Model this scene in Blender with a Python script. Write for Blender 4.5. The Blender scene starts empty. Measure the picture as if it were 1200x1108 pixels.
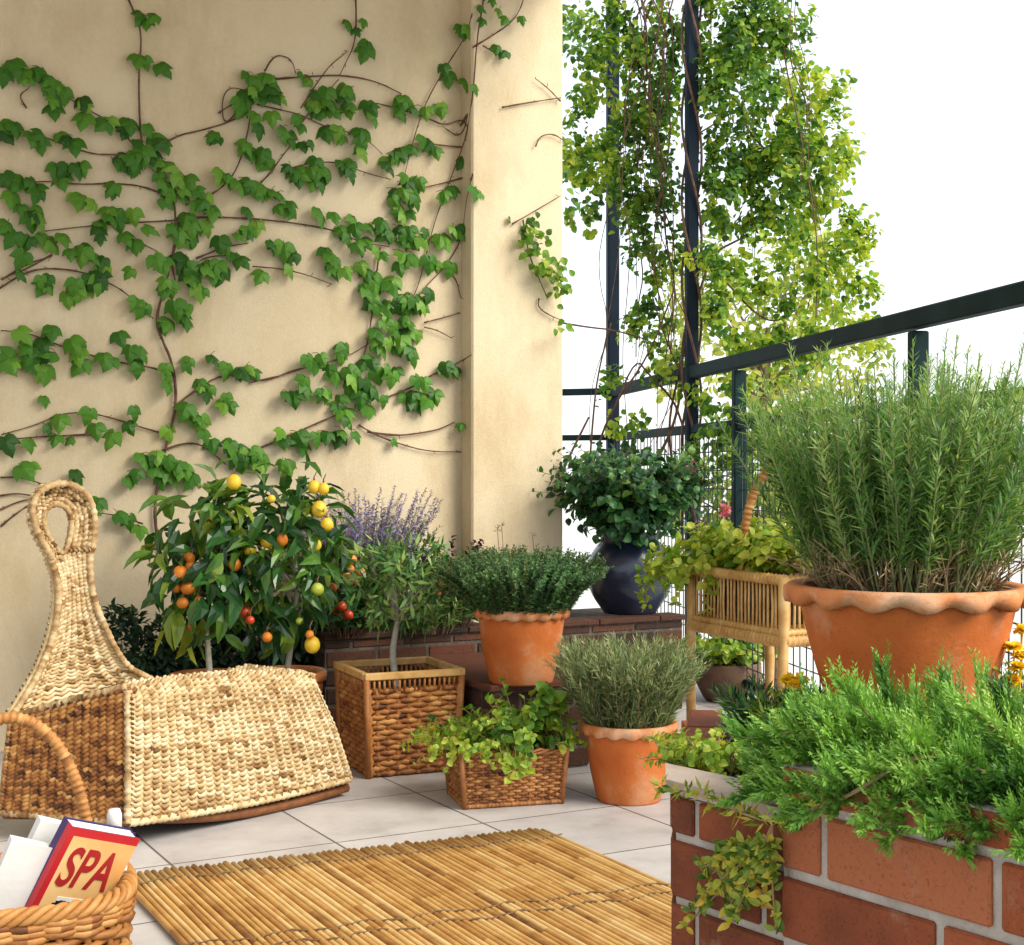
import bpy, math, random
import numpy as np
from mathutils import Vector

scene = bpy.context.scene
col = scene.collection
rnd = random.Random(7)
rng = np.random.default_rng(11)
R = math.radians

# ------------------------------------------------------------------ camera
F, CX, CY, H = 1700.0, 600.0, 555.0, 1.0      # focal length and horizon in photo pixels, eye height
cam_data = bpy.data.cameras.new("camera")
cam = bpy.data.objects.new("camera", cam_data)
col.objects.link(cam)
cam.location = (0, 0, H)
cam.rotation_euler = (R(90), 0, 0)
cam_data.sensor_width = 36
cam_data.lens = F / 1200 * 36
cam_data.clip_start = 0.05
cam_data.clip_end = 5000
scene.camera = cam

# ------------------------------------------------------------------ light
SUN_DIR = Vector((0.74, -0.36, 0.66)).normalized()     # towards the sun
elev = math.asin(SUN_DIR.z)
azim = math.atan2(SUN_DIR.x, SUN_DIR.y)
world = bpy.data.worlds.new("World")
scene.world = world
world.use_nodes = True
wn = world.node_tree.nodes
wl = world.node_tree.links
bg = wn["Background"]
sky = wn.new("ShaderNodeTexSky")
sky.sky_type = 'NISHITA'
sky.sun_disc = False
sky.sun_elevation = elev
sky.sun_rotation = azim
sky.air_density = 1.0
sky.dust_density = 1.5
sky.ozone_density = 0.6
# thin bright cloud veils the sky
wtc = wn.new("ShaderNodeTexCoord")
wno = wn.new("ShaderNodeTexNoise"); wno.inputs["Scale"].default_value = 2.2; wno.inputs["Detail"].default_value = 5
wl.new(wtc.outputs["Generated"], wno.inputs["Vector"])
wmr = wn.new("ShaderNodeMapRange"); wmr.inputs["From Min"].default_value = .3; wmr.inputs["From Max"].default_value = .7
wmr.inputs["To Min"].default_value = .72; wmr.inputs["To Max"].default_value = .95
wl.new(wno.outputs[0], wmr.inputs["Value"])
wmx = wn.new("ShaderNodeMixRGB"); wmx.inputs[2].default_value = (3.05, 3.12, 3.25, 1)
wl.new(wmr.outputs[0], wmx.inputs[0]); wl.new(sky.outputs[0], wmx.inputs[1])
wl.new(wmx.outputs[0], bg.inputs[0])
bg.inputs[1].default_value = 0.15
sd = bpy.data.lights.new("sun", 'SUN')
sd.energy = 1.9
sd.angle = R(38)
sd.color = (1.0, 0.93, 0.80)
sun = bpy.data.objects.new("sun", sd)
col.objects.link(sun)
sun.rotation_euler = SUN_DIR.to_track_quat('Z', 'Y').to_euler()
vs = scene.view_settings
vs.view_transform = 'Standard'
vs.look = 'None'
vs.gamma = 1
vs.exposure = 1.5
scene.cycles.max_bounces = 8
scene.cycles.diffuse_bounces = 4
scene.cycles.transparent_max_bounces = 8

# ------------------------------------------------------------------ geometry helpers
def at(px, py, Y):
    return Vector(((px - CX) / F * Y, Y, H - (py - CY) / F * Y))

def fl(px, py, z=0.0):
    return at(px, py, (H - z) * F / (py - CY))

def hit(px, py, P, n):
    d = Vector(((px - CX) / F, 1, -(py - CY) / F))
    t = (Vector(P) - Vector((0, 0, H))).dot(n) / d.dot(n)
    return Vector((0, 0, H)) + d * t

def origin(o):
    v = Vector((0, 0, 0))
    while o is not None:
        v += o.location
        o = o.parent
    return v

class MB:
    """collects shapes and links them as one mesh object"""
    def __init__(s):
        s.V, s.L, s.T, s.A, s.n = [], [], [], [], 0
    def raw(s, V, loops, totals, tint):
        V = np.asarray(V, float).reshape(-1, 3)
        s.V.append(V)
        s.L.append(np.asarray(loops, int) + s.n)
        totals = np.asarray(totals, int)
        s.T.append(totals)
        a = np.asarray(tint, float)
        if a.ndim == 0:
            a = np.full(len(totals), float(a))
        s.A.append(a)
        s.n += len(V)
    def add(s, V, faces, tint=0.5):
        loops = [i for f in faces for i in f]
        s.raw([tuple(v) for v in V], loops, [len(f) for f in faces], tint)
    def tube(s, pts, r, n=6, tint=0.5, closed=False, caps=True, flat=1.0):
        pts = np.array([tuple(p) for p in pts], float)
        m = len(pts)
        if np.ndim(r) == 0:
            r = np.full(m, float(r))
        r = np.asarray(r, float)
        if len(r) != m: r = np.interp(np.linspace(0, 1, m), np.linspace(0, 1, len(r)), r)
        if closed:
            tan = np.roll(pts, -1, 0) - np.roll(pts, 1, 0)
        else:
            tan = np.gradient(pts, axis=0)
        tan /= np.linalg.norm(tan, axis=1)[:, None] + 1e-12
        up = np.array([0, 0, 1.0]) if abs(tan[0][2]) < 0.9 else np.array([1.0, 0, 0])
        nrm = np.zeros_like(pts)
        a = up - tan[0] * up.dot(tan[0])
        a /= np.linalg.norm(a)
        for i in range(m):
            a = a - tan[i] * a.dot(tan[i])
            a /= np.linalg.norm(a) + 1e-12
            nrm[i] = a
        bi = np.cross(tan, nrm)
        th = np.linspace(0, 2 * math.pi, n, endpoint=False)
        ring = (nrm[:, None, :] * np.cos(th)[None, :, None] * flat + bi[:, None, :] * np.sin(th)[None, :, None]) * r[:, None, None] + pts[:, None, :]
        V = ring.reshape(-1, 3)
        f = []
        mm = m if closed else m - 1
        i = np.arange(mm)[:, None]
        j = np.arange(n)[None, :]
        i2 = (i + 1) % m
        j2 = (j + 1) % n
        q = np.stack([i * n + j, i * n + j2, i2 * n + j2, i2 * n + j], -1).reshape(-1, 4)
        loops = q.reshape(-1)
        tot = np.full(len(q), 4)
        if caps and not closed:
            loops = np.concatenate([loops, np.arange(n)[::-1], (m - 1) * n + np.arange(n)])
            tot = np.concatenate([tot, [n, n]])
        s.raw(V, loops, tot, tint)
    def box(s, c, ax, ay, az, tint=0.5):
        """c centre; ax, ay, az half axes as vectors"""
        c, ax, ay, az = map(Vector, (c, ax, ay, az))
        V = [c + ax * i + ay * j + az * k for k in (-1, 1) for j in (-1, 1) for i in (-1, 1)]
        s.add(V, [(0, 2, 3, 1), (4, 5, 7, 6), (0, 1, 5, 4), (2, 6, 7, 3), (0, 4, 6, 2), (1, 3, 7, 5)], tint)
    def cbox(s, c, ax, ay, az, b, tint=0.5):
        """box with chamfered edges of width b"""
        c, ax, ay, az = map(Vector, (c, ax, ay, az))
        la, lb, lc = ax.length, ay.length, az.length
        V, idx = [], {}
        for k in (-1, 1):
            for j in (-1, 1):
                for i in (-1, 1):
                    idx[(i, j, k, 0)] = len(V); V.append(c + ax * i + ay * (j * (1 - b / lb)) + az * (k * (1 - b / lc)))
                    idx[(i, j, k, 1)] = len(V); V.append(c + ax * (i * (1 - b / la)) + ay * j + az * (k * (1 - b / lc)))
                    idx[(i, j, k, 2)] = len(V); V.append(c + ax * (i * (1 - b / la)) + ay * (j * (1 - b / lb)) + az * k)
        f = []
        g = lambda i, j, k, a: idx[(i, j, k, a)]
        for sgn in (-1, 1):
            o = [(-1, -1), (1, -1), (1, 1), (-1, 1)]
            if sgn < 0: o = o[::-1]
            f.append([g(sgn, p, q, 0) for p, q in o])
            f.append([g(q, sgn, p, 1) for p, q in o])
            f.append([g(p, q, sgn, 2) for p, q in o])
        for p in (-1, 1):
            for q in (-1, 1):
                f.append([g(-1, p, q, 1), g(1, p, q, 1), g(1, p, q, 2), g(-1, p, q, 2)])
                f.append([g(p, -1, q, 0), g(p, 1, q, 0), g(p, 1, q, 2), g(p, -1, q, 2)])
                f.append([g(p, q, -1, 0), g(p, q, 1, 0), g(p, q, 1, 1), g(p, q, -1, 1)])
        for i in (-1, 1):
            for j in (-1, 1):
                for k in (-1, 1):
                    f.append([g(i, j, k, 0), g(i, j, k, 1), g(i, j, k, 2)])
        s.add(V, f, tint)
    def lathe(s, prof, c, n=40, tint=0.5, mod=None):
        """prof: list of (r, z); mod(i, th, r, z) -> (r, z)"""
        V = []
        for i, (r, z) in enumerate(prof):
            for k in range(n):
                th = 2 * math.pi * k / n
                rr, zz = mod(i, th, r, z) if mod else (r, z)
                V.append((c[0] + rr * math.cos(th), c[1] + rr * math.sin(th), c[2] + zz))
        f = []
        for i in range(len(prof) - 1):
            for k in range(n):
                k2 = (k + 1) % n
                f.append((i * n + k, i * n + k2, (i + 1) * n + k2, (i + 1) * n + k))
        f.append(tuple(range(n))[::-1])
        f.append(tuple((len(prof) - 1) * n + k for k in range(n)))
        s.add(V, f, tint)
    def grid(s, P, tint=0.5):
        P = np.array([[tuple(p) for p in row] for row in P], float)
        m, n, _ = P.shape
        q = [(i * n + j, i * n + j + 1, (i + 1) * n + j + 1, (i + 1) * n + j) for i in range(m - 1) for j in range(n - 1)]
        s.add(P.reshape(-1, 3), q, tint)
    def prism(s, poly, z0, z1, tint=0.5):
        n = len(poly)
        V = [(p[0], p[1], z0) for p in poly] + [(p[0], p[1], z1) for p in poly]
        f = [tuple(range(n))[::-1], tuple(range(n, 2 * n))]
        for i in range(n):
            j = (i + 1) % n
            f.append((i, j, n + j, n + i))
        s.add(V, f, tint)
    def sphere(s, c, r, nu=14, nv=8, tint=0.5, sq=(1, 1, 1)):
        V = [(c[0], c[1], c[2] - r * sq[2])]
        for i in range(1, nv):
            a = -math.pi / 2 + math.pi * i / nv
            for j in range(nu):
                b = 2 * math.pi * j / nu
                V.append((c[0] + r * sq[0] * math.cos(a) * math.cos(b), c[1] + r * sq[1] * math.cos(a) * math.sin(b), c[2] + r * sq[2] * math.sin(a)))
        V.append((c[0], c[1], c[2] + r * sq[2]))
        f = []
        for j in range(nu):
            f.append((0, 1 + (j + 1) % nu, 1 + j))
            for i in range(nv - 2):
                a = 1 + i * nu + j
                b = 1 + i * nu + (j + 1) % nu
                f.append((a, b, b + nu, a + nu))
            t = 1 + (nv - 2) * nu
            f.append((t + j, t + (j + 1) % nu, len(V) - 1))
        s.add(V, f, tint)
    def leaves(s, tmpl, P, D, N, S, tint):
        """instances of a leaf template: positions, directions (length), normals, sizes, tints"""
        TV, TF = tmpl
        P, D, N = (np.asarray(a, float).reshape(-1, 3) for a in (P, D, N))
        k = len(P)
        if k == 0: return
        S = np.asarray(S, float)
        if S.ndim == 0: S = np.full(k, float(S))
        D = D / (np.linalg.norm(D, axis=1)[:, None] + 1e-9)
        X = np.cross(D, N)
        ln = np.linalg.norm(X, axis=1)
        bad = ln < 1e-4
        if bad.any():
            X[bad] = np.cross(D[bad], np.array([0.3, 0.5, 0.81]))
            ln = np.linalg.norm(X, axis=1)
        X /= ln[:, None] + 1e-9
        Z = np.cross(X, D)
        V = (TV[None, :, 0, None] * X[:, None, :] + TV[None, :, 1, None] * D[:, None, :] + TV[None, :, 2, None] * Z[:, None, :]) * S[:, None, None] + P[:, None, :]
        nv = len(TV)
        base = np.array([i for f in TF for i in f])
        tot = np.array([len(f) for f in TF])
        loops = (base[None, :] + (np.arange(k) * nv)[:, None]).reshape(-1)
        tint = np.asarray(tint, float)
        if tint.ndim == 0: tint = np.full(k, float(tint))
        s.raw(V.reshape(-1, 3), loops, np.tile(tot, k), np.repeat(tint, len(TF)))
    def build(s, name, mat, parent=None, smooth=True):
        V = np.concatenate(s.V); L = np.concatenate(s.L); T = np.concatenate(s.T); A = np.concatenate(s.A)
        me = bpy.data.meshes.new(name)
        o = bpy.data.objects.new(name, me)
        if parent is not None:
            V = V - np.array(origin(parent))
        me.vertices.add(len(V)); me.vertices.foreach_set("co", V.astype(np.float32).ravel())
        me.loops.add(len(L)); me.loops.foreach_set("vertex_index", L.astype(np.int32))
        me.polygons.add(len(T))
        st = np.concatenate([[0], np.cumsum(T)[:-1]])
        me.polygons.foreach_set("loop_start", st.astype(np.int32))
        me.polygons.foreach_set("use_smooth", np.full(len(T), bool(smooth)))
        me.update(calc_edges=True)
        at_ = me.attributes.new("tint", 'FLOAT', 'FACE')
        at_.data.foreach_set("value", A.astype(np.float32))
        me.validate()
        me.materials.append(mat)
        col.objects.link(o)
        if parent is not None:
            o.parent = parent
        return o

def tag(o, label=None, cat=None, group=None, kind=None):
    if label: o["label"] = label
    if cat: o["category"] = cat
    if group: o["group"] = group
    if kind: o["kind"] = kind
    return o

def thing(name, label, cat, loc, group=None):
    o = bpy.data.objects.new(name, None)
    o.empty_display_size = 0.05
    o.location = loc
    col.objects.link(o)
    return tag(o, label, cat, group)

def recentre(o, loc):
    """put the origin of a single mesh thing at its base"""
    loc = Vector(loc)
    o.data.transform(__import__("mathutils").Matrix.Translation(-loc))
    o.location = loc
    return o

# ------------------------------------------------------------------ leaf templates (x width, y length, z normal)
def _np(v, f): return (np.array(v, float), f)
def kite(w, c=0.0): return _np([(0, 0, 0), (w / 2, .4, c), (0, 1, -c), (-w / 2, .4, c)], [(0, 1, 2, 3)])
def oval(w, fold=.12, curl=.18):
    return _np([(0, 0, 0), (w * .42, .22, fold * .8), (w * .5, .5, fold), (w * .3, .8, fold * .4 - curl * .4), (0, 1, -curl),
                (-w * .3, .8, fold * .4 - curl * .4), (-w * .5, .5, fold), (-w * .42, .22, fold * .8), (0, .5, 0)],
               [(0, 1, 2, 8), (8, 2, 3, 4), (0, 8, 6, 7), (8, 4, 5, 6)])
_ivy_half = [(.10, -.10), (.26, -.14), (.46, .0), (.54, .20), (.62, .52), (.42, .47), (.30, .50), (.27, .70), (.12, .90)]
_iv = [(0, 0, .02)] + [(x, y, -.10 - .30 * x * x - .12 * max(y, 0) ** 2) for x, y in _ivy_half] + [(0, 1.05, -.30)] + [(-x, y, -.10 - .30 * x * x - .12 * max(y, 0) ** 2) for x, y in _ivy_half[::-1]]
_n = len(_iv)
_iv += [(0, .28, .06), (0, .62, .0)]
IVY = _np(_iv, [(_n, 0, 1), (_n, 1, 2), (_n, 2, 3), (_n, 3, 4), (_n, 4, 5), (_n, 5, 6), (_n, 6, 7), (_n, 7, _n + 1), (_n + 1, 7, 8), (_n + 1, 8, 9), (_n + 1, 9, 10),
                (_n + 1, 10, 11), (_n + 1, 11, 12), (_n + 1, 12, 13), (_n + 1, 13, _n), (_n, 13, 14), (_n, 14, 15), (_n, 15, 16), (_n, 16, 17), (_n, 17, 18), (_n, 18, 19), (_n, 19, 0)])
IVY = (IVY[0], [f for f in IVY[1] if max(f) < len(_iv)])
OVAL, OVALW, LANCE = oval(.5), oval(.85, .1, .2), oval(.36, .07, .35)
NEED, NEEDW = kite(.13), kite(.24)
SMALL = _np([(0, 0, 0), (.3, .45, .08), (0, 1, -.12), (-.3, .45, .08)], [(0, 1, 2), (0, 2, 3)])

def unit(a): return a / (np.linalg.norm(a, axis=-1)[..., None] + 1e-9)
def rdir(n): return unit(rng.normal(size=(n, 3)))

# ------------------------------------------------------------------ materials
def new_mat(name):
    m = bpy.data.materials.new(name); m.use_nodes = True
    nt = m.node_tree
    return m, nt, nt.nodes["Principled BSDF"], nt.nodes["Material Output"]

def ramp(nt, stops, fac=None):
    r = nt.nodes.new("ShaderNodeValToRGB")
    el = r.color_ramp.elements
    while len(el) < len(stops): el.new(0.5)
    for e, (p, c) in zip(el, stops):
        e.position = p; e.color = (c[0], c[1], c[2], 1)
    if fac is not None: nt.links.new(fac, r.inputs[0])
    return r

def noise(nt, scale, detail=4, rough=.55, coord='Object', stretch=None):
    tc = nt.nodes.new("ShaderNodeTexCoord")
    n = nt.nodes.new("ShaderNodeTexNoise")
    n.inputs["Scale"].default_value = scale; n.inputs["Detail"].default_value = detail; n.inputs["Roughness"].default_value = rough
    if stretch:
        mp = nt.nodes.new("ShaderNodeMapping"); mp.inputs["Scale"].default_value = stretch
        nt.links.new(tc.outputs[coord], mp.inputs[0]); nt.links.new(mp.outputs[0], n.inputs["Vector"])
    else:
        nt.links.new(tc.outputs[coord], n.inputs["Vector"])
    return n

def attr(nt, name="tint"):
    a = nt.nodes.new("ShaderNodeAttribute"); a.attribute_name = name
    return a

def mixf(nt, a, b, fa=.5):
    m = nt.nodes.new("ShaderNodeMath"); m.operation = 'MULTIPLY_ADD'
    nt.links.new(b, m.inputs[0]); m.inputs[1].default_value = fa; nt.links.new(a, m.inputs[2])
    return m.outputs[0]

def bump(nt, bsdf, h, strength=.3, dist=.01):
    b = nt.nodes.new("ShaderNodeBump"); b.inputs["Strength"].default_value = strength; b.inputs["Distance"].default_value = dist
    nt.links.new(h, b.inputs["Height"]); nt.links.new(b.outputs[0], bsdf.inputs["Normal"])

def leaf_mat(name, cols, trans=.28, rough=.45, spec=.4):
    m, nt, b, out = new_mat(name)
    a = attr(nt)
    nz = noise(nt, 22, 2)
    f = nt.nodes.new("ShaderNodeMath"); f.operation = 'SUBTRACT'; f.inputs[1].default_value = .5
    nt.links.new(nz.outputs[0], f.inputs[0])
    fac = mixf(nt, a.outputs["Fac"], f.outputs[0], .35)
    r = ramp(nt, [(i / (len(cols) - 1), c) for i, c in enumerate(cols)], fac)
    nt.links.new(r.outputs[0], b.inputs["Base Color"])
    b.inputs["Roughness"].default_value = rough
    b.inputs["Specular IOR Level"].default_value = spec
    t = nt.nodes.new("ShaderNodeBsdfTranslucent")
    mul = nt.nodes.new("ShaderNodeMixRGB"); mul.blend_type = 'MULTIPLY'; mul.inputs[0].default_value = 1
    mul.inputs[2].default_value = (1.35, 1.25, .55, 1)
    nt.links.new(r.outputs[0], mul.inputs[1]); nt.links.new(mul.outputs[0], t.inputs[0])
    mx = nt.nodes.new("ShaderNodeMixShader"); mx.inputs[0].default_value = trans
    nt.links.new(b.outputs[0], mx.inputs[1]); nt.links.new(t.outputs[0], mx.inputs[2])
    nt.links.new(mx.outputs[0], out.inputs[0])
    return m

def plain(name, cols, scale=8, rough=.7, bmp=0, spec=.3, use_tint=0.0, stretch=None, metal=0, detail=4):
    m, nt, b, out = new_mat(name)
    nz = noise(nt, scale, detail, stretch=stretch)
    fac = nz.outputs[0]
    if use_tint:
        s = nt.nodes.new("ShaderNodeMath"); s.operation = 'SUBTRACT'; s.inputs[1].default_value = .5
        nt.links.new(nz.outputs[0], s.inputs[0])
        fac = mixf(nt, attr(nt).outputs["Fac"], s.outputs[0], use_tint)
    r = ramp(nt, [(i / (len(cols) - 1) if use_tint else .25 + .5 * i / (len(cols) - 1), c) for i, c in enumerate(cols)], fac)
    nt.links.new(r.outputs[0], b.inputs["Base Color"])
    b.inputs["Roughness"].default_value = rough; b.inputs["Specular IOR Level"].default_value = spec; b.inputs["Metallic"].default_value = metal
    if bmp:
        n2 = noise(nt, scale * 4, 6)
        bump(nt, b, n2.outputs[0], bmp, .01)
    return m

def stucco_mat():
    m, nt, b, out = new_mat("stucco")
    big = noise(nt, 1.1, 5, .6)
    fine = noise(nt, 60, 6, .65)
    s = nt.nodes.new("ShaderNodeMath"); s.operation = 'SUBTRACT'; s.inputs[1].default_value = .5
    nt.links.new(fine.outputs[0], s.inputs[0])
    fac = mixf(nt, big.outputs[0], s.outputs[0], .35)
    r = ramp(nt, [(.25, (.53, .435, .28)), (.5, (.60, .505, .345)), (.75, (.64, .55, .39))], fac)
    st = noise(nt, 2.6, 9, .7, stretch=(1, 1, .45))
    rs = ramp(nt, [(.33, (.84, .80, .73)), (.52, (1, 1, 1))], st.outputs[0])
    mu = nt.nodes.new("ShaderNodeMixRGB"); mu.blend_type = 'MULTIPLY'; mu.inputs[0].default_value = 1
    nt.links.new(r.outputs[0], mu.inputs[1]); nt.links.new(rs.outputs[0], mu.inputs[2])
    nt.links.new(mu.outputs[0], b.inputs["Base Color"])
    b.inputs["Roughness"].default_value = .9; b.inputs["Specular IOR Level"].default_value = .15
    n2 = noise(nt, 130, 8, .7)
    bump(nt, b, n2.outputs[0], .45, .006)
    return m

def weathered(name, cols, scale, spots, spot_col, rough=.8, bmp=.5, use_tint=0, spot_scale=9, thr=.58, speck=.5):
    """fired clay with fine pits, dark specks and a pale mineral bloom in patches"""
    m = plain(name, cols, scale, rough, 0, .2, use_tint, detail=10)
    nt = m.node_tree; b = nt.nodes["Principled BSDF"]
    src = b.inputs["Base Color"].links[0].from_socket
    n1 = noise(nt, spot_scale, 9, .7)
    r1 = ramp(nt, [(thr, (0, 0, 0)), (thr + .16, (spots, spots, spots))], n1.outputs[0])
    mx = nt.nodes.new("ShaderNodeMixRGB"); mx.inputs[2].default_value = (*spot_col, 1)
    nt.links.new(r1.outputs[0], mx.inputs[0]); nt.links.new(src, mx.inputs[1])
    n2 = noise(nt, 260, 4, .65)
    r2 = ramp(nt, [(.30, (speck, speck, speck)), (.43, (1, 1, 1))], n2.outputs[0])
    mu = nt.nodes.new("ShaderNodeMixRGB"); mu.blend_type = 'MULTIPLY'; mu.inputs[0].default_value = 1
    nt.links.new(mx.outputs[0], mu.inputs[1]); nt.links.new(r2.outputs[0], mu.inputs[2])
    nt.links.new(mu.outputs[0], b.inputs["Base Color"])
    n3_ = noise(nt, 70, 10, .75)
    bump(nt, b, mixf(nt, n3_.outputs[0], r2.outputs[0], .6), bmp, .006)
    return m

def tile_mat(ang, size):
    m, nt, b, out = new_mat("floor_tiles")
    tc = nt.nodes.new("ShaderNodeTexCoord")
    mp = nt.nodes.new("ShaderNodeMapping"); mp.inputs["Rotation"].default_value = (0, 0, -ang); mp.inputs["Location"].default_value = (TILE_OFF[0], TILE_OFF[1], 0)
    nt.links.new(tc.outputs["Object"], mp.inputs[0])
    br = nt.nodes.new("ShaderNodeTexBrick")
    br.offset = 0; br.inputs["Scale"].default_value = 1
    br.inputs["Brick Width"].default_value = size; br.inputs["Row Height"].default_value = size
    br.inputs["Mortar Size"].default_value = .004; br.inputs["Mortar Smooth"].default_value = .3
    br.inputs["Color1"].default_value = (.47, .45, .44, 1); br.inputs["Color2"].default_value = (.54, .52, .505, 1)
    br.inputs["Mortar"].default_value = (.13, .12, .11, 1)
    nt.links.new(mp.outputs[0], br.inputs["Vector"])
    nz = noise(nt, 5, 8, .65)
    mul = nt.nodes.new("ShaderNodeMixRGB"); mul.blend_type = 'MULTIPLY'; mul.inputs[0].default_value = 1
    rr = ramp(nt, [(.28, (.66, .63, .60)), (.48, (.90, .88, .87)), (.68, (1.03, 1.02, 1.02))], nz.outputs[0])
    nt.links.new(br.outputs[0], mul.inputs[1]); nt.links.new(rr.outputs[0], mul.inputs[2])
    nt.links.new(mul.outputs[0], b.inputs["Base Color"])
    b.inputs["Roughness"].default_value = .55; b.inputs["Specular IOR Level"].default_value = .35
    inv = nt.nodes.new("ShaderNodeMath"); inv.operation = 'MULTIPLY_ADD'; inv.inputs[1].default_value = -1; inv.inputs[2].default_value = 1
    nt.links.new(br.outputs["Fac"], inv.inputs[0])
    n3 = noise(nt, 40, 6)
    bump(nt, b, mixf(nt, inv.outputs[0], n3.outputs[0], .12), .5, .004)
    return m

TILE_OFF = (0.0, 0.0)
M = {}
M["stucco"] = stucco_mat()
M["terracotta"] = weathered("terracotta", [(.32, .070, .014), (.46, .115, .024), (.53, .16, .04), (.58, .24, .09)], 5, .45, (.60, .38, .24), .78, .35, 0, 6, .50, .75)
M["terracotta_lip"] = weathered("terracotta_rim", [(.42, .12, .032), (.53, .19, .065), (.60, .30, .14)], 9, .5, (.64, .48, .34), .8, .35, 0, 9, .50, .75)
M["soil"] = plain("soil", [(.02, .013, .008), (.05, .033, .02), (.08, .055, .035)], 60, .95, .8)
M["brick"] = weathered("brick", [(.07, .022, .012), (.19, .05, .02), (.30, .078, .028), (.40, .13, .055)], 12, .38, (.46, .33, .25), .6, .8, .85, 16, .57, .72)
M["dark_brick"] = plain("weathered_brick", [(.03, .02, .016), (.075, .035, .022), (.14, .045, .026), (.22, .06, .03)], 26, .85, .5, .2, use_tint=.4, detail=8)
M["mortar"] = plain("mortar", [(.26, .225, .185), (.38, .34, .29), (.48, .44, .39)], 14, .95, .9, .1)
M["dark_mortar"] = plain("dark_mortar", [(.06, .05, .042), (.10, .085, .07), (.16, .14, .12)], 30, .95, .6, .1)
M["cap"] = plain("coping_stone", [(.30, .22, .17), (.40, .32, .26), (.47, .40, .34)], 14, .8, .3)
M["wicker_pale"] = plain("seagrass", [(.04, .018, .007), (.27, .145, .05), (.53, .385, .195), (.67, .56, .36)], 38, .65, .3, .3, use_tint=.75)
M["wicker_brown"] = plain("brown_wicker", [(.035, .013, .005), (.19, .065, .017), (.36, .145, .04), (.52, .26, .085)], 40, .5, .2, .4, use_tint=.55)
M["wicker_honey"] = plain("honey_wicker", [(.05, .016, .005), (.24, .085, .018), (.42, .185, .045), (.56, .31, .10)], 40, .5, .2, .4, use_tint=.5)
M["wicker_red"] = plain("red_brown_wicker", [(.05, .015, .005), (.20, .065, .015), (.38, .15, .035), (.52, .26, .075)], 30, .5, .2, .4, use_tint=.5)
M["rattan"] = plain("rattan_pole", [(.38, .19, .05), (.56, .33, .11), (.68, .47, .20)], 16, .45, .1, .4)
M["bamboo"] = plain("bamboo", [(.13, .045, .012), (.38, .18, .045), (.56, .325, .10), (.67, .47, .20)], 7, .5, .15, .4, use_tint=.7, stretch=(3, 3, 3))
M["green_metal"] = plain("painted_metal", [(.004, .016, .016), (.007, .022, .023), (.012, .032, .033)], 6, .7, .05, .12)
M["navy_metal"] = plain("navy_metal", [(.004, .010, .018), (.006, .014, .026), (.010, .020, .036)], 6, .65, .05, .15)
M["wire"] = plain("wire", [(.02, .03, .03), (.04, .05, .05)], 6, .5)
M["glaze"] = plain("dark_glaze", [(.008, .012, .026), (.016, .024, .050), (.04, .05, .085)], 5, .22, .12, .6, detail=7)
M["bark"] = plain("bark", [(.08, .045, .025), (.16, .10, .06), (.25, .17, .11)], 50, .85, .5, .2, stretch=(1, 1, .3))
M["pale_bark"] = plain("pale_bark", [(.22, .20, .15), (.36, .34, .27), (.45, .43, .35)], 30, .8, .3, .2)
M["vine_stem"] = plain("vine_stem", [(.045, .022, .014), (.11, .055, .034), (.19, .105, .065)], 30, .8, .3)
M["green_stem"] = plain("green_stem", [(.10, .10, .04), (.20, .22, .09), (.30, .34, .15)], 20, .8, .2, use_tint=.4)
M["twig"] = plain("dry_twig", [(.09, .05, .025), (.22, .14, .07), (.36, .26, .14)], 30, .85, .2, use_tint=.4)
M["ivy"] = leaf_mat("ivy_leaf", [(.022, .085, .010), (.046, .165, .014), (.085, .235, .020), (.17, .34, .035)], .25, .5, .3)
M["hang"] = leaf_mat("hanging_leaf", [(.022, .070, .012), (.055, .155, .022), (.16, .31, .035), (.40, .48, .06)], .5, .5, .3)
M["lime"] = leaf_mat("lime_leaf", [(.03, .11, .012), (.11, .25, .022), (.27, .40, .03), (.48, .52, .07)], .35, .45)
M["tree_leaf"] = leaf_mat("garden_leaf", [(.06, .13, .03), (.16, .27, .05), (.32, .40, .08), (.50, .53, .16)], .45, .5)
M["citrus"] = leaf_mat("citrus_leaf", [(.014, .060, .018), (.040, .135, .028), (.12, .25, .03), (.42, .48, .06)], .3, .26, .6)
M["olive"] = leaf_mat("olive_leaf", [(.02, .085, .018), (.055, .155, .035), (.15, .27, .065), (.32, .42, .10)], .2, .45)
M["thyme"] = leaf_mat("thyme_leaf", [(.012, .058, .016), (.034, .12, .034), (.08, .20, .06), (.18, .31, .10)], .2, .55)
M["lavender"] = leaf_mat("lavender_leaf", [(.045, .085, .035), (.13, .21, .085), (.27, .36, .15), (.44, .50, .26)], .25, .6)
M["rosemary"] = leaf_mat("rosemary_leaf", [(.026, .09, .02), (.09, .225, .05), (.20, .37, .10), (.40, .52, .20)], .4, .5)
M["juniper"] = leaf_mat("juniper_leaf", [(.014, .060, .010), (.065, .19, .025), (.17, .37, .05), (.34, .52, .11)], .3, .5)
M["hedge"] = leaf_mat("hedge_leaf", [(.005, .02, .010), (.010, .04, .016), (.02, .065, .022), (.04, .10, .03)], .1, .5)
M["bush"] = leaf_mat("bush_leaf", [(.010, .05, .02), (.025, .10, .03), (.06, .18, .04), (.16, .30, .05)], .22, .42)
M["purple"] = leaf_mat("lavender_flower", [(.13, .12, .26), (.21, .19, .38), (.32, .30, .50), (.46, .42, .58)], .2, .7)
M["plum"] = leaf_mat("plum_leaf", [(.03, .012, .022), (.06, .025, .04), (.10, .05, .06)], .15, .5)
M["variegated"] = leaf_mat("variegated_leaf", [(.05, .12, .015), (.14, .24, .025), (.40, .42, .05), (.60, .42, .06)], .3, .5)
M["orange_fruit"] = plain("orange_peel", [(.62, .17, .012), (.70, .24, .02)], 30, .4, .25, .5)
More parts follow.
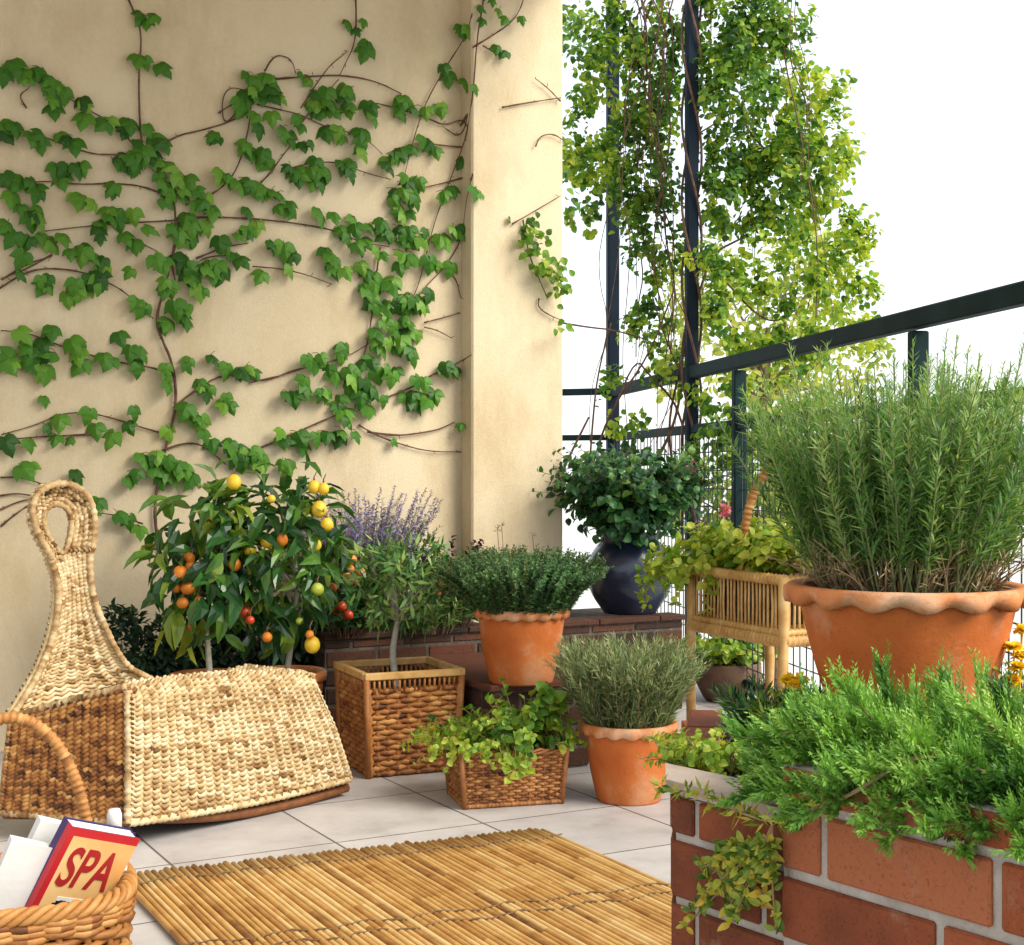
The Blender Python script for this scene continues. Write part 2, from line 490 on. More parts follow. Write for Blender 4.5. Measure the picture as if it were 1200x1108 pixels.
M["yellow_fruit"] = plain("lemon_peel", [(.68, .42, .015), (.76, .54, .04)], 30, .4, .25, .5)
M["red_fruit"] = plain("red_skin", [(.48, .03, .012), (.58, .09, .02)], 30, .3, .1, .5)
M["green_fruit"] = plain("green_peel", [(.30, .38, .03), (.42, .48, .06)], 30, .4, .25, .5)
M["pink"] = leaf_mat("pink_petal", [(.50, .06, .14), (.62, .15, .22), (.70, .30, .33)], .3, .6)
M["yellow"] = leaf_mat("yellow_petal", [(.75, .50, .01), (.85, .68, .04)], .3, .6)
M["white"] = plain("white_paper", [(.70, .69, .66), (.78, .77, .74)], 20, .6, .05)
M["cream_cover"] = plain("cover_paper", [(.72, .36, .11), (.80, .52, .22), (.84, .62, .33)], 6, .45)
M["navy_print"] = plain("navy_print", [(.035, .02, .10), (.045, .03, .13)], 10, .4)
M["red_print"] = plain("red_print", [(.45, .015, .025), (.55, .03, .035)], 10, .4)
M["letter_red"] = plain("letter_red", [(.34, .018, .02), (.42, .03, .03)], 10, .5)
M["ground"] = plain("pale_ground", [(.42, .42, .40), (.52, .52, .50), (.60, .60, .57)], .05, .9)

# ------------------------------------------------------------------ layout: wall axes
WANG = R(28.8)
d3 = Vector((math.cos(WANG), math.sin(WANG), 0))          # along the wall, to the right
n3 = Vector((math.sin(WANG), -math.cos(WANG), 0))         # out of the wall, towards the viewer
PIL = Vector((-0.166, 6.0, 0))                            # front left edge of the pillar
WAL = PIL - n3 * 0.10                                     # wall plane behind it
Z3 = Vector((0, 0, 1))
WALL_TOP = 3.12

# railing line
RA, RB = Vector((0.604, 8.70, 0)), Vector((1.39, 3.94, 0))
rdirn = (RB - RA).normalized()
rn = Vector((rdirn.y, -rdirn.x, 0))
if rn.x < 0: rn = -rn                                      # outwards (right)

# ------------------------------------------------------------------ setting
g = MB()
g.add([(-3000, -3000, -3.2), (3000, -3000, -3.2), (3000, 3000, -3.2), (-3000, 3000, -3.2)], [(0, 1, 2, 3)])
tag(g.build("ground", M["ground"], smooth=False), kind="structure")

f0 = RA - rdirn * .6 + rn * .12
f1 = RB + rdirn * 8 + rn * .12
fl_ = MB()
fl_.prism([(-7, f1.y), (f1.x, f1.y), (f0.x, f0.y), (-7, f0.y)], -.22, 0)
M["tiles"] = None
o0 = fl(542, 955)
c_, s_ = math.cos(-WANG), math.sin(-WANG)
TILE_OFF = (-(o0.x * c_ - o0.y * s_), -(o0.x * s_ + o0.y * c_) + .13)
M["tiles"] = tile_mat(WANG, .45)
tag(fl_.build("terrace_floor", M["tiles"], smooth=False), kind="structure")

# house wall with its return, and the pillar at its end
w = MB()
L0 = -6.5
def wpoly(a, b, t0, t1):
    return [tuple((WAL + d3 * q + n3 * k))[:2] for q, k in ((a, t1), (b, t1), (b, t0), (a, t0))]
w.prism(wpoly(L0, .02, -.30, 0), -.2, WALL_TOP)
tag(recentre(w.build("house_wall", M["stucco"], smooth=False), WAL - n3 * .15 + d3 * -3), "beige stucco house wall covered with a climbing vine", "wall")
p = MB()
# pillar with a soft plaster arris
pa, pb = PIL, PIL + d3 * .44
bev = .008
poly = [PIL + d3 * bev, PIL + d3 * (.44 - bev), PIL + d3 * .44 - n3 * bev, PIL + d3 * .44 - n3 * .42, PIL - n3 * .42, PIL - n3 * bev]
p.prism([(q.x, q.y) for q in poly], -.2, WALL_TOP)
tag(recentre(p.build("pillar", M["stucco"], smooth=False), PIL + d3 * .22 - n3 * .2 ), "plain beige stucco pillar at the right end of the vine wall", "pillar")

# roof slab over the terrace, above the frame: it shades the top of the wall
def roof():
    a = WAL + d3 * L0
    b = WAL + d3 * .42
    m = MB()
    q = [a, b, b + n3 * 3.1, a + n3 * 3.1]
    m.prism([(v.x, v.y) for v in q], WALL_TOP, WALL_TOP + .2)
    return tag(recentre(m.build("canopy_roof", M["stucco"], smooth=False), a.lerp(b, .5) + Z3 * WALL_TOP), "plain plastered canopy roof over the terrace, above the vine wall", "roof")
roof()

# ------------------------------------------------------------------ brickwork
def bricks(mb, p0, u, nout, length, zs, L, gap, offs, depth=.05, tint=(.2, 1), bev=.003):
    p0, u, nout = Vector(p0), Vector(u), Vector(nout)
    for k in range(len(zs) - 1):
        z0, z1 = zs[k] + gap / 2, zs[k + 1] - gap / 2
        if z1 - z0 < .008: continue
        x = offs[k % len(offs)]
        while x > 0: x -= L
        while x < length:
            a, b = max(x + gap / 2, 0), min(x + L - gap / 2, length)
            if b - a > .012:
                c = p0 + u * ((a + b) / 2) - nout * (depth / 2 - rnd.uniform(0, .0015)) + Z3 * ((z0 + z1) / 2)
                mb.cbox(c, u * ((b - a) / 2), nout * (depth / 2), Z3 * ((z1 - z0) / 2), bev, rnd.uniform(*tint))
            x += L

# raised brick bed along the wall
BF = Vector((-.199, 5.63, 0))                              # a point of its front edge
BZ = .40
s0, s1 = -.56, 1.05
bed_root = thing("brick_bed", "low weathered brick raised bed along the wall behind the pots", "raised bed", BF + d3 * .2)
core = MB()
def bq(s, k): return BF + d3 * s - n3 * k
back_wall = (BF - WAL).dot(n3) - .004                      # depth to the wall
back_pil = (BF - PIL).dot(n3) - .004
sp = (PIL - BF).dot(d3)
core_poly = [bq(s0, .004), bq(s1, .004), bq(s1, .62), bq(sp + .45, .62), bq(sp + .45, back_pil), bq(sp - .005, back_pil), bq(sp - .005, back_wall), bq(s0, back_wall)]
core.prism([(v.x, v.y) for v in core_poly], 0, BZ - .022)
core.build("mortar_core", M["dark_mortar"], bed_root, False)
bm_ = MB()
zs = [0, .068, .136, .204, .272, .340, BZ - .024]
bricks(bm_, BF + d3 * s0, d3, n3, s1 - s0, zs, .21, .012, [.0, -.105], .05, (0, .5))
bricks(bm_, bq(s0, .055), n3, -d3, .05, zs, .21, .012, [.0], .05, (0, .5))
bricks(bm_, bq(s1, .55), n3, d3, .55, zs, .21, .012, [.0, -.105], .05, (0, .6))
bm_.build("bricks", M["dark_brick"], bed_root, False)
cp = MB()
x = s0 - .01
while x < s1:
    e = min(x + .30, s1 + .012)
    cp.cbox(bq((x + e) / 2, .05) + Z3 * (BZ - .011), d3 * ((e - x) / 2 - .002), n3 * .062, Z3 * .011, .003, rnd.random() * .35)
    x += .30
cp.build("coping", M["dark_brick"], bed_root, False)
so = MB()
so.prism([(v.x, v.y) for v in (bq(s0 + .02, .115), bq(sp - .02, .115), bq(sp - .02, back_wall - .01), bq(s0 + .02, back_wall - .01))], BZ - .03, BZ - .012)
so.build("soil", M["soil"], bed_root, False)

# brick step in front of the bed
st_a = fl(578, 912)                                        # front left foot
st_root = thing("brick_step", "dark brick step below the raised bed, carrying the round thyme pot", "step", st_a + d3 * .17)
SZ = .30
st_len = .37
st_dep = (BF - st_a).dot(-n3) - .004
m = MB()
sq = lambda s, k: st_a + d3 * s - n3 * k
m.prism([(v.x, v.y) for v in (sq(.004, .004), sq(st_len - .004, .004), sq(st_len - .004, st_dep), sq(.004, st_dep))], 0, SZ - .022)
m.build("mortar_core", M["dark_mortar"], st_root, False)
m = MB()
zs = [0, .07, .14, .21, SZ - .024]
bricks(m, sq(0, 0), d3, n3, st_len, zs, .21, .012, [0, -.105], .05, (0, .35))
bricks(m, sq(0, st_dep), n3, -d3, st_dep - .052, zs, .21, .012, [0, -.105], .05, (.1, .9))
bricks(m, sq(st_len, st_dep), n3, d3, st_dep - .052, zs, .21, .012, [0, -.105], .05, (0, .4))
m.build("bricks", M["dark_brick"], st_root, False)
m = MB()
m.cbox(sq(st_len / 2, st_dep / 2 - .008) + Z3 * (SZ - .011), d3 * (st_len / 2 + .012), n3 * (st_dep / 2 - .002), Z3 * .011, .004, .5)
m.build("step_slab", M["dark_brick"], st_root, False)

# ------------------------------------------------------------------ brick planter in the foreground
u3 = Vector((.588, -.809, 0)).normalized()
q3 = Vector((.809, .588, 0)).normalized()                  # into the planter
PL0 = Vector((.1747, 1.65, 0))
PZ, PIERZ = .700, .650
pl_root = thing("brick_planter", "red brick planter with pale mortar joints in the right foreground", "planter", PL0 + u3 * .3 + q3 * .3)
pp = lambda s, k: PL0 + u3 * s + q3 * k
far = Vector((.10, .62, 0))
core = MB()
SP = .1775
core.prism([(v.x, v.y) for v in (pp(SP, .0045), pp(1.0, .0045), pp(1.0, .10), pp(SP, .10))], 0, PZ - .003)
core.prism([(v.x, v.y) for v in (pp(.0045, .0125), pp(SP - .0005, .0125), pp(SP - .0005, .10), PL0 + far.normalized() * .12 + Vector((.004, 0, 0)))], 0, PIERZ - .018)
core.build("mortar_core", M["mortar"], pl_root, False)
zs = [.586 - .0725 * k for k in range(8, -1, -1)] + [.6585, PZ]
zs[0] = .002
m = MB()
off_r = [(.2334 - SP) + (.1 if (k % 2) == 1 else 0) for k in range(12)]
# course index 8 (z .586-.6585) has joints at .2334 + .203 i, its neighbours half a brick on
offs = [(.2334 - SP) if k % 2 == 0 else (.3745 - SP - .203) for k in range(len(zs) - 1)]
bricks(m, pp(SP + .001, 0), u3, -q3, .82, zs, .203, .0105, offs, .06, (.45, 1.0), .0025)
m.build("bricks", M["brick"], pl_root, False)
m = MB()
zp = [z for z in zs if z < .6] + [PIERZ - .014]
offs2 = [.0404 if k % 2 == 0 else -.06 for k in range(len(zp) - 1)]
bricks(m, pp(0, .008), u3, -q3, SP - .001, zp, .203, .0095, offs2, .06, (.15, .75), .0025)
fd = far.normalized()
fnl = Vector((-fd.y, fd.x, 0))
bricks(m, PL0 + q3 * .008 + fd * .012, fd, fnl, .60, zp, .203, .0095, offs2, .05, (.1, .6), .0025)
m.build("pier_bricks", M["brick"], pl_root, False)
m = MB()
cpoly = [pp(-.004, .004), pp(SP - .002, .004), pp(SP - .002, .085), PL0 + fd * .10 + Vector((-.006, 0, 0))]
m.prism([(v.x, v.y) for v in cpoly], PIERZ - .014, PIERZ)
m.build("coping", M["cap"], pl_root, False)
m = MB()
bk = PL0 + fd * .62
m.prism([(v.x, v.y) for v in (bk, bk + Vector((1.5, -.25, 0)), bk + Vector((1.5, -.17, 0)), bk + Vector((0, .08, 0)))], 0, .60)
m.build("back_wall", M["brick"], pl_root, False)
m = MB()
m.prism([(v.x, v.y) for v in (PL0 + fd * .10 + Vector((.02, 0, 0)), pp(.02, .102), pp(1.0, .102), bk + Vector((1.45, -.26, 0)), bk + Vector((.01, -.002, 0)))], .30, .625)
m.build("soil", M["soil"], pl_root, False)
SOILZ = .625

# ------------------------------------------------------------------ railing
rail_root = thing("balcony_railing", "dark green metal balcony railing with wire mesh panels", "railing", (RA + RB) / 2)
def rbox(mb, a, b, z, wdt, hgt):
    c = (a + b) / 2 + Z3 * z
    ax = (b - a) / 2
    side = Vector((ax.y, -ax.x, 0)).normalized()
    mb.cbox(c, ax, side * (wdt / 2), Z3 * (hgt / 2), .006, rnd.random())
far_end = RB + rdirn * 2.2
left_end = Vector((-.35, 9.05, 0))
m = MB(); rbox(m, RA - rdirn * .03, far_end, 1.486, .05, .062); m.build("handrail", M["green_metal"], rail_root, False)
m = MB(); rbox(m, RA, far_end, 1.21, .035, .045); m.build("middle_rail", M["green_metal"], rail_root, False)
m = MB(); rbox(m, RA, far_end, .09, .035, .04); m.build("bottom_rail", M["green_metal"], rail_root, False)
m = MB(); rbox(m, RA - Vector((.04, 0, 0)), left_end, 1.486, .05, .04); m.build("handrail", M["green_metal"], rail_root, False)
m = MB(); rbox(m, RA - Vector((.04, 0, 0)), left_end, 1.21, .03, .035); m.build("middle_rail", M["green_metal"], rail_root, False)
def rail_at(px):
    # point of the railing line seen at this photo column
    k = (px - CX) / F
    t = (k * RA.y - RA.x) / (rdirn.x - k * rdirn.y)
    return RA + rdirn * t
rpts = [rail_at(px) for px in (866, 1076)] + [RB + rdirn * 1.2]
for q in rpts:
    m = MB(); m.cbox(q + Z3 * .7235, rdirn * .022, rn * .028, Z3 * .7235, .005, .5); m.build("baluster_post", M["green_metal"], rail_root, False)
wm = MB()
Lr = (far_end - RA).length
s = .06
while s < Lr:
    a = RA + rdirn * s - rn * .004
    wm.tube([a + Z3 * .11, a + Z3 * 1.19], .0028, 4); s += .07
z = .16
while z < 1.17:
    wm.tube([RA + rdirn * .02 + Z3 * z + rn * .002, far_end + Z3 * z + rn * .002], .0028, 4); z += .085
wm.build("wire_mesh", M["wire"], rail_root, False)

for px, lab, wd in ((718, "thinner dark navy vertical post beside the pillar, rising out of frame", .070), (810.5, "thicker dark navy vertical post wrapped by the hanging vine, rising out of frame", .058)):
    q = rail_at(px) - rn * (.055 if px < 800 else .07)
    q = at(px, 555, q.y); q.z = 0
    m = MB()
    m.cbox(q + Z3 * 2.6, rdirn * (wd / 2), rn * (wd / 2), Z3 * 2.6, .008, .5)
    o = recentre(m.build("trellis_post", M["navy_metal"], None, False), q)
    tag(o, lab, "post", "dark metal posts at the railing")

# ------------------------------------------------------------------ bamboo mat
MA, MBp = fl(136, 1032), fl(640, 977)
md = (MBp - MA); mat_w = md.length; md.normalize()
sl = Vector((.47, -.883, 0)).normalized()
mm = MB()
k = 0; x = 0.006
while x < mat_w:
    r = rnd.uniform(.0062, .0082)
    ex = rnd.uniform(-.010, .010)
    a = MA + md * x + sl * ex + Z3 * (r * .95 + .002)
    n_ = 14
    pts, tint = [], []
    sag = rnd.uniform(-.002, .002)
    for i in range(n_ + 1):
        t = i / n_
        pts.append(a + sl * (2.3 * t) + md * (sag * math.sin(t * 9 + k)) + Z3 * 0.0)
    tt = min(1, max(0, rnd.gauss(.62, .2)))
    seg = np.clip(tt + rng.normal(0, .13, n_), 0, 1)
    rr = [r * (1 + .05 * math.sin(i * 2.1 + k)) for i in range(n_ + 1)]
    mm.tube(pts, rr, 8, np.concatenate([np.repeat(seg, 8), [.15, .15]]))
    x += 2 * r + .0022; k += 1
mat_root = thing("bamboo_mat", "slatted bamboo cane mat lying on the grey floor tiles", "mat", MA + md * (mat_w / 2) + sl * 1.1)
mm.build("slats", M["bamboo"], mat_root)
cd = MB()
for t in (.10, .62, .69, 1.25, 1.8, 2.2):
    pts = [MA + md * (mat_w * i / 60) + sl * (t + .012 * math.sin(i * .7 + t * 5)) + Z3 * (.0158 + .0022 * math.sin(i * 2.2)) for i in range(61)]
    cd.tube(pts, .0022, 5, .25)
cd.build("binding_cord", M["twig"], mat_root)

# ------------------------------------------------------------------ weaving
def curve(pts):
    P = np.array([tuple(p) for p in pts], float)
    t = np.concatenate([[0], np.cumsum(np.linalg.norm(np.diff(P, axis=0), axis=1))]); t /= t[-1]
    return lambda u: np.stack([np.interp(u, t, P[:, k]) for k in range(3)], -1)

def ruled(bot, top):
    """surface between two curves; u along them, v from bot to top"""
    a, b = curve(bot), curve(top)
    return lambda u, v: a(u) * (1 - v)[:, None] + b(u) * v[:, None]

def rows_surface(rows):
    """surface through polylines (each row a list of points): u along a row, v across the rows"""
    cs = [curve(r) for r in rows]
    n = len(cs) - 1
    def S(u, v):
        x = np.clip(v * n, 0, n - 1e-6); i = x.astype(int); fr = (x - i)[:, None]
        G = np.stack([c(u) for c in cs], 0)
        k = np.arange(len(u))
        return G[i, k] * (1 - fr) + G[i + 1, k] * fr
    return S

def snormal(S, u, v, e=.004):
    a = S(np.clip(u + e, 0, 1), v) - S(np.clip(u - e, 0, 1), v)
    b = S(u, np.clip(v + e, 0, 1)) - S(u, np.clip(v - e, 0, 1))
    return unit(np.cross(a, b))

def weave(mb, S, cols, rows, rad, amp, mode="twine", tint=(.65, .16), dark=.08, flip=1, sides=5, spp=4, flat=1.0, backing=True, closed=False, warp=True, patches=0.0, off=0.0):
    """woven skin: one weft strand per row running over and under the warps"""
    seedv = rnd.uniform(0, 50)
    for j in range(rows):
        n = cols * spp + (0 if closed else 1)
        u = np.linspace(0, 1, n, endpoint=not closed)
        v0 = (j + .5) / rows
        ph = u * cols * math.pi
        jit = rng.normal(0, .06, n) / rows
        if mode == "twine":
            o_ = amp * np.cos(2 * ph)
            v = v0 + (.36 / rows) * np.sin(2 * ph) * (1 if j % 2 else 1) + jit
        else:
            o_ = amp * np.cos(ph + math.pi * j)
            v = np.full(n, v0) + jit * .5
        v = np.clip(v, 0, 1)
        N = snormal(S, u, v) * flip
        P = S(u, v) + N * (o_ + off)[:, None]
        base = rnd.gauss(tint[0], tint[1] * .6)
        seg = base + rng.normal(0, tint[1], (n + spp) // spp + 1)
        sg = np.repeat(seg, spp)[:n if closed else n - 1]
        if patches:
            pn = np.sin(u * 7 + j * .35 + seedv) * np.sin(u * 3.1 - j * .23 + seedv * 2)
            sg = sg - patches * np.clip(pn[:len(sg)] - .35, 0, 1) * rng.uniform(0, 1, len(sg))
        sg = np.clip(sg, 0, 1)
        tt = np.repeat(sg, sides)
        if not closed: tt = np.concatenate([tt, [.2, .2]])
        mb.tube(P, rad * (1 + .08 * rng.normal(size=n)), sides, tt, closed=closed, flat=flat)
    if warp:
        for k in range(cols + (0 if closed else 1)):
            uu = (k + (.0 if mode == "twine" else .0)) / cols
            v = np.linspace(0, 1, rows + 1)
            u = np.full(len(v), min(uu, 1))
            N = snormal(S, u, v) * flip
            ow = (amp * np.cos(math.pi * k + math.pi * (np.arange(rows + 1) - .0)) * -.6) if mode != "twine" else -amp * .5
            P = S(u, v) + N * (np.asarray(ow) + off)[..., None] if mode != "twine" else S(u, v) + N * (ow + off)
            mb.tube(P, rad * .9, sides, np.clip(rnd.gauss(tint[0] - .1, .1), 0, 1))
    if backing:
        gu, gv = np.linspace(0, 1, 25), np.linspace(0, 1, 13)
        G = []
        for vv in gv:
            v = np.full(len(gu), vv)
            G.append(S(gu, v) + snormal(S, gu, v) * flip * (off - amp - rad * .75))
        mb.grid(G, dark)

def rope(mb, pts, r, tint=.6, pitch=.02, closed=False, sides=7):
    """bound pole: a tube with the ridges of a wrapped strand"""
    P = np.array([tuple(p) for p in pts], float)
    if closed: P = np.vstack([P, P[:1]])
    L = np.concatenate([[0], np.cumsum(np.linalg.norm(np.diff(P, axis=0), axis=1))])
    n = max(8, int(L[-1] / pitch * 4))
    if n > 900: n = 900
    s = np.linspace(0, L[-1], n, endpoint=not closed)
    Q = np.stack([np.interp(s, L, P[:, k]) for k in range(3)], -1)
    rr = r * (1 + .13 * np.cos(np.arange(n) * math.pi / 2) + .04 * rng.normal(size=n))
    seg = np.clip(tint + rng.normal(0, .12, n), 0, 1)
    m_ = n if closed else n - 1
    tt = np.repeat(np.repeat(seg, 4)[:m_], sides)
    if not closed: tt = np.concatenate([tt, [.3, .3]])
    mb.tube(Q, rr, sides, tt, closed=closed)

# ------------------------------------------------------------------ wicker rocking chair
A0 = at(150, 966, 3.83); B0 = at(410, 914, 4.47)
A1 = at(150, 806, 3.86); B1 = at(366, 792, 4.33)
e3 = Vector((.63, .777, 0)).normalized()
cdir = Vector((-.95, .3, 0)).normalized()
C0 = A0 + cdir * .40; C1 = at(12, 842, 3.96)
D0 = B0 + cdir * .42 + Vector((0, .05, 0)); D1 = at(178, 797, 4.36) + e3 * .36
B0.z = max(B0.z, .045); A0.z = max(A0.z, .065); C0.z = .075; D0.z = .045
ch = thing("wicker_rocking_chair", "low wicker rocking chair with a tall spoon shaped looped backrest", "chair", (A0.x * .5 + D0.x * .5, A0.y * .5 + D0.y * .5, 0))
# front skirt, its upper edge rounded over into the seat
def bow(a, b, n, up, out=None):
    return [a.lerp(b, i / n) + Z3 * (up * math.sin(math.pi * i / n)) + ((out or Vector()) * math.sin(math.pi * i / n)) for i in range(n + 1)]
fn = Vector((e3.y, -e3.x, 0))
row_b = bow(A0, B0, 8, -.012)
row_m = bow(A0.lerp(A1, .5) + fn * .012, B0.lerp(B1, .5) + fn * .012, 8, -.004)
row_t0 = bow(A1 - Z3 * .035 + fn * .012, B1 - Z3 * .035 + fn * .012, 8, .010)
row_t1 = bow(A1 - Z3 * .004 - fn * .010, B1 - Z3 * .004 - fn * .010, 8, .014)
row_t2 = bow(A1 - fn * .05 + Z3 * .002, B1 - fn * .05 + Z3 * .002, 8, .012)
def resamp(rows, step):
    out = []
    for a, b in zip(rows[:-1], rows[1:]):
        k = max(1, int(round((a[4] - b[4]).length / step)))
        for i in range(k): out.append([p.lerp(q, i / k) for p, q in zip(a, b)])
    out.append(rows[-1]); return out
S_front = rows_surface(resamp([row_b, row_m, row_t0, row_t1, row_t2], .02))
m = MB(); weave(m, S_front, 26, 30, .0070, .0058, flip=1, tint=(.68, .15), patches=.3)
m.build("front_skirt", M["wicker_pale"], ch)
# side skirt in browner weave, the shade of this side put into its colour
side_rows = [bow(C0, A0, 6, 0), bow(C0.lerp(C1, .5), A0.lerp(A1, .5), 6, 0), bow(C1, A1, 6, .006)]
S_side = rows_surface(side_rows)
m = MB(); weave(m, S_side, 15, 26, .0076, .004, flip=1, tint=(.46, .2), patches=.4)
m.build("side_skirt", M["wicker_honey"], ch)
# seat
seat_rows = [bow(A1 - fn * .03, B1 - fn * .03, 8, .012), bow(A1.lerp(C1, .45), B1.lerp(D1, .45), 8, -.02), bow(C1, D1, 8, -.01)]
S_seat = rows_surface(seat_rows)
m = MB(); weave(m, S_seat, 24, 20, .0085, .004, flip=1, tint=(.74, .15), patches=.6)
m.build("seat", M["wicker_pale"], ch)
m = MB()
S_r = ruled(bow(B0, D0, 5, 0), bow(B1, D1, 5, 0)); weave(m, S_r, 11, 19, .0088, .004, tint=(.5, .2))
S_k = ruled(bow(D0, C0, 5, 0), bow(D1, C1, 5, 0)); weave(m, S_k, 22, 19, .0088, .004, tint=(.5, .2))
m.build("rear_skirt", M["wicker_pale"], ch)
m = MB()
rope(m, [A0, A0.lerp(A1, .5) + fn * .006, A1 - Z3 * .01], .011, .72)
rope(m, row_b, .011, .78)
rope(m, [B0, B0.lerp(B1, .5) + fn * .008, B1 - Z3 * .02, B1 - fn * .04], .010, .75)
rope(m, [C0, A0], .010, .45)
rope(m, [C1, C1.lerp(A1, .5) + Z3 * .004, A1], .010, .5)
m.build("edge_binding", M["wicker_pale"], ch)
m = MB()
for a, b in ((A0, B0), (C0, D0)):
    ins = (D0 - A0).normalized() * .05
    pts = []
    for i in range(13):
        t = i / 12
        q = a.lerp(b, .04 + .92 * t) + (ins if a is A0 else -ins * .6)
        q.z = .016 + .13 * (t - .66) ** 2 * (1 if t < .66 else .6)
        pts.append(q)
    m.tube(pts, .016, 8, .3)
    for t in (.15, .66, .9):
        q = a.lerp(b, .04 + .92 * t) + (ins if a is A0 else -ins * .6)
        m.tube([Vector((q.x, q.y, .02 + .10 * (t - .66) ** 2)), Vector((q.x, q.y, .14))], .011, 6, .3)
m.build("rocker_runners", M["wicker_brown"], ch)

# backrest: a scooped sheet on the rear edge of the seat
bp, bn = Vector(C1), Vector((e3.y, -e3.x, 0))
def bpt(px, py, bulge=0.0):
    q = hit(px, py, bp, bn)
    return q + bn * bulge
body = [((12, 842), (178, 798)), ((28, 818), (152, 786)), ((44, 791), (136, 766)), ((57, 760), (122, 736)), ((65, 730), (111, 711)),
        ((68, 702), (106, 690)), ((66, 678), (104, 666)), ((58, 655), (105, 646))]
rows = []
for (l, r) in body:
    L_, R_ = Vector(l), Vector(r)
    row = []
    for i in range(9):
        t = i / 8
        q = L_.lerp(R_, t)
        wpx = (R_ - L_).length
        row.append(bpt(q.x, q.y, (-.05 * (1 - (2 * t - 1) ** 2)) * min(1, wpx / 110)))
    rows.append(row)
S_back = rows_surface(resamp(rows, .02))
m = MB()
weave(m, S_back, 9, 38, .0068, .004, flip=1, tint=(.76, .18), patches=.45)
weave(m, S_back, 8, 30, .0082, .0042, flip=-1, tint=(.7, .13), off=.012, backing=False)
m.build("backrest", M["wicker_pale"], ch)
outer = [(58, 655), (44, 632), (34, 607), (37, 584), (51, 571), (70, 567), (88, 571), (102, 584), (108, 606), (107, 628), (105, 646)]
inner = [(73, 648), (60, 631), (54, 613), (56, 601), (62, 594), (70, 592), (78, 594), (85, 601), (88, 614), (86, 630), (81, 646)]
def ring_row(t, bul):
    return [bpt(o_[0] + (i_[0] - o_[0]) * t, o_[1] + (i_[1] - o_[1]) * t, bul) for o_, i_ in zip(outer, inner)]
S_loop = rows_surface([ring_row(0, .012), ring_row(.5, -.012), ring_row(1, -.02)])
m = MB()
weave(m, S_loop, 30, 5, .0075, .004, flip=-1, tint=(.62, .22), patches=.5)
weave(m, S_loop, 30, 5, .0075, .004, flip=1, tint=(.6, .2), off=.010, backing=False)
m.build("backrest_loop", M["wicker_pale"], ch)
m = MB()
edge = [bpt(*l, .006) for l, r in body] + ring_row(0, .014) + [bpt(*r, .006) for l, r in body[::-1]]
def dedupe(pts):
    o = [pts[0]]
    for q in pts[1:]:
        if (q - o[-1]).length > .004: o.append(q)
    return o
def smooth(pts, it=2):
    pts = [Vector(p) for p in pts]
    for _ in range(it):
        n = [pts[0]]
        for a, b in zip(pts[:-1], pts[1:]): n += [a.lerp(b, .25), a.lerp(b, .75)]
        n.append(pts[-1]); pts = n
    return pts
rope(m, smooth(dedupe(edge)), .0095, .55)
hole = ring_row(1, -.014) + [bpt(77, 650, -.014)]
rope(m, smooth(dedupe(hole + hole[:1])), .008, .5)
m.build("backrest_binding", M["wicker_pale"], ch)

# ------------------------------------------------------------------ basket with a hoop handle, bottom left
BC = at(20, 1022, 2.60); BC.z = 0
BR, BH = .200, .256
bk_root = thing("handled_basket", "round honey wicker basket with a tall hoop handle holding books", "basket", BC)
def sup(th, r, ex=2.6):
    c, s = math.cos(th), math.sin(th)
    k = (abs(c) ** ex + abs(s) ** ex) ** (-1 / ex)
    return r * k * c, r * k * s
yaw = R(20)
def ring(r, z):
    pts = []
    for i in range(49):
        th = 2 * math.pi * i / 48
        x, y = sup(th, r)
        pts.append(Vector((BC.x + x * math.cos(yaw) - y * math.sin(yaw), BC.y + x * math.sin(yaw) + y * math.cos(yaw), z)))
    return pts
S_bk = rows_surface([ring(.158, .012), ring(.172, .07), ring(.184, .15), ring(.192, .22), ring(.194, BH - .01)])
m = MB(); weave(m, S_bk, 25, 21, .0074, .0065, mode="plain", flip=1, tint=(.58, .18), closed=True, flat=1.0, spp=5)
m.lathe([(.0, .010), (.155, .010), (.155, .022), (0, .022)], BC, 32, .25)
m.build("woven_body", M["wicker_honey"], bk_root)
m = MB()
for k in range(4):
    pts = []
    for i in range(240):
        th = 2 * math.pi * i / 240
        a = th * 14 + k * math.pi / 2
        x, y = sup(th, .192 + .010 * math.cos(a))
        pts.append(Vector((BC.x + x * math.cos(yaw) - y * math.sin(yaw), BC.y + x * math.sin(yaw) + y * math.cos(yaw), BH + .002 + .010 * math.sin(a))))
    m.tube(pts, .0070, 6, rnd.uniform(.5, .8), closed=True)
m.build("rim", M["wicker_honey"], bk_root)
m = MB()
hp = []
hl = Vector((math.cos(R(8)), math.sin(R(8)), 0))
for i in range(25):
    th = math.pi * i / 24
    hx = .142 * math.cos(th)
    hz = BH - .03 + (.335 - .0) * math.sin(th) ** .82
    hp.append(Vector((BC.x - .012, BC.y, 0)) + hl * hx + Z3 * hz)
hp = [hp[0] - Z3 * .14] + hp + [hp[-1] - Z3 * .14]
rope(m, smooth(hp, 2), .0105, .6, .011)
m.build("handle", M["wicker_honey"], bk_root)

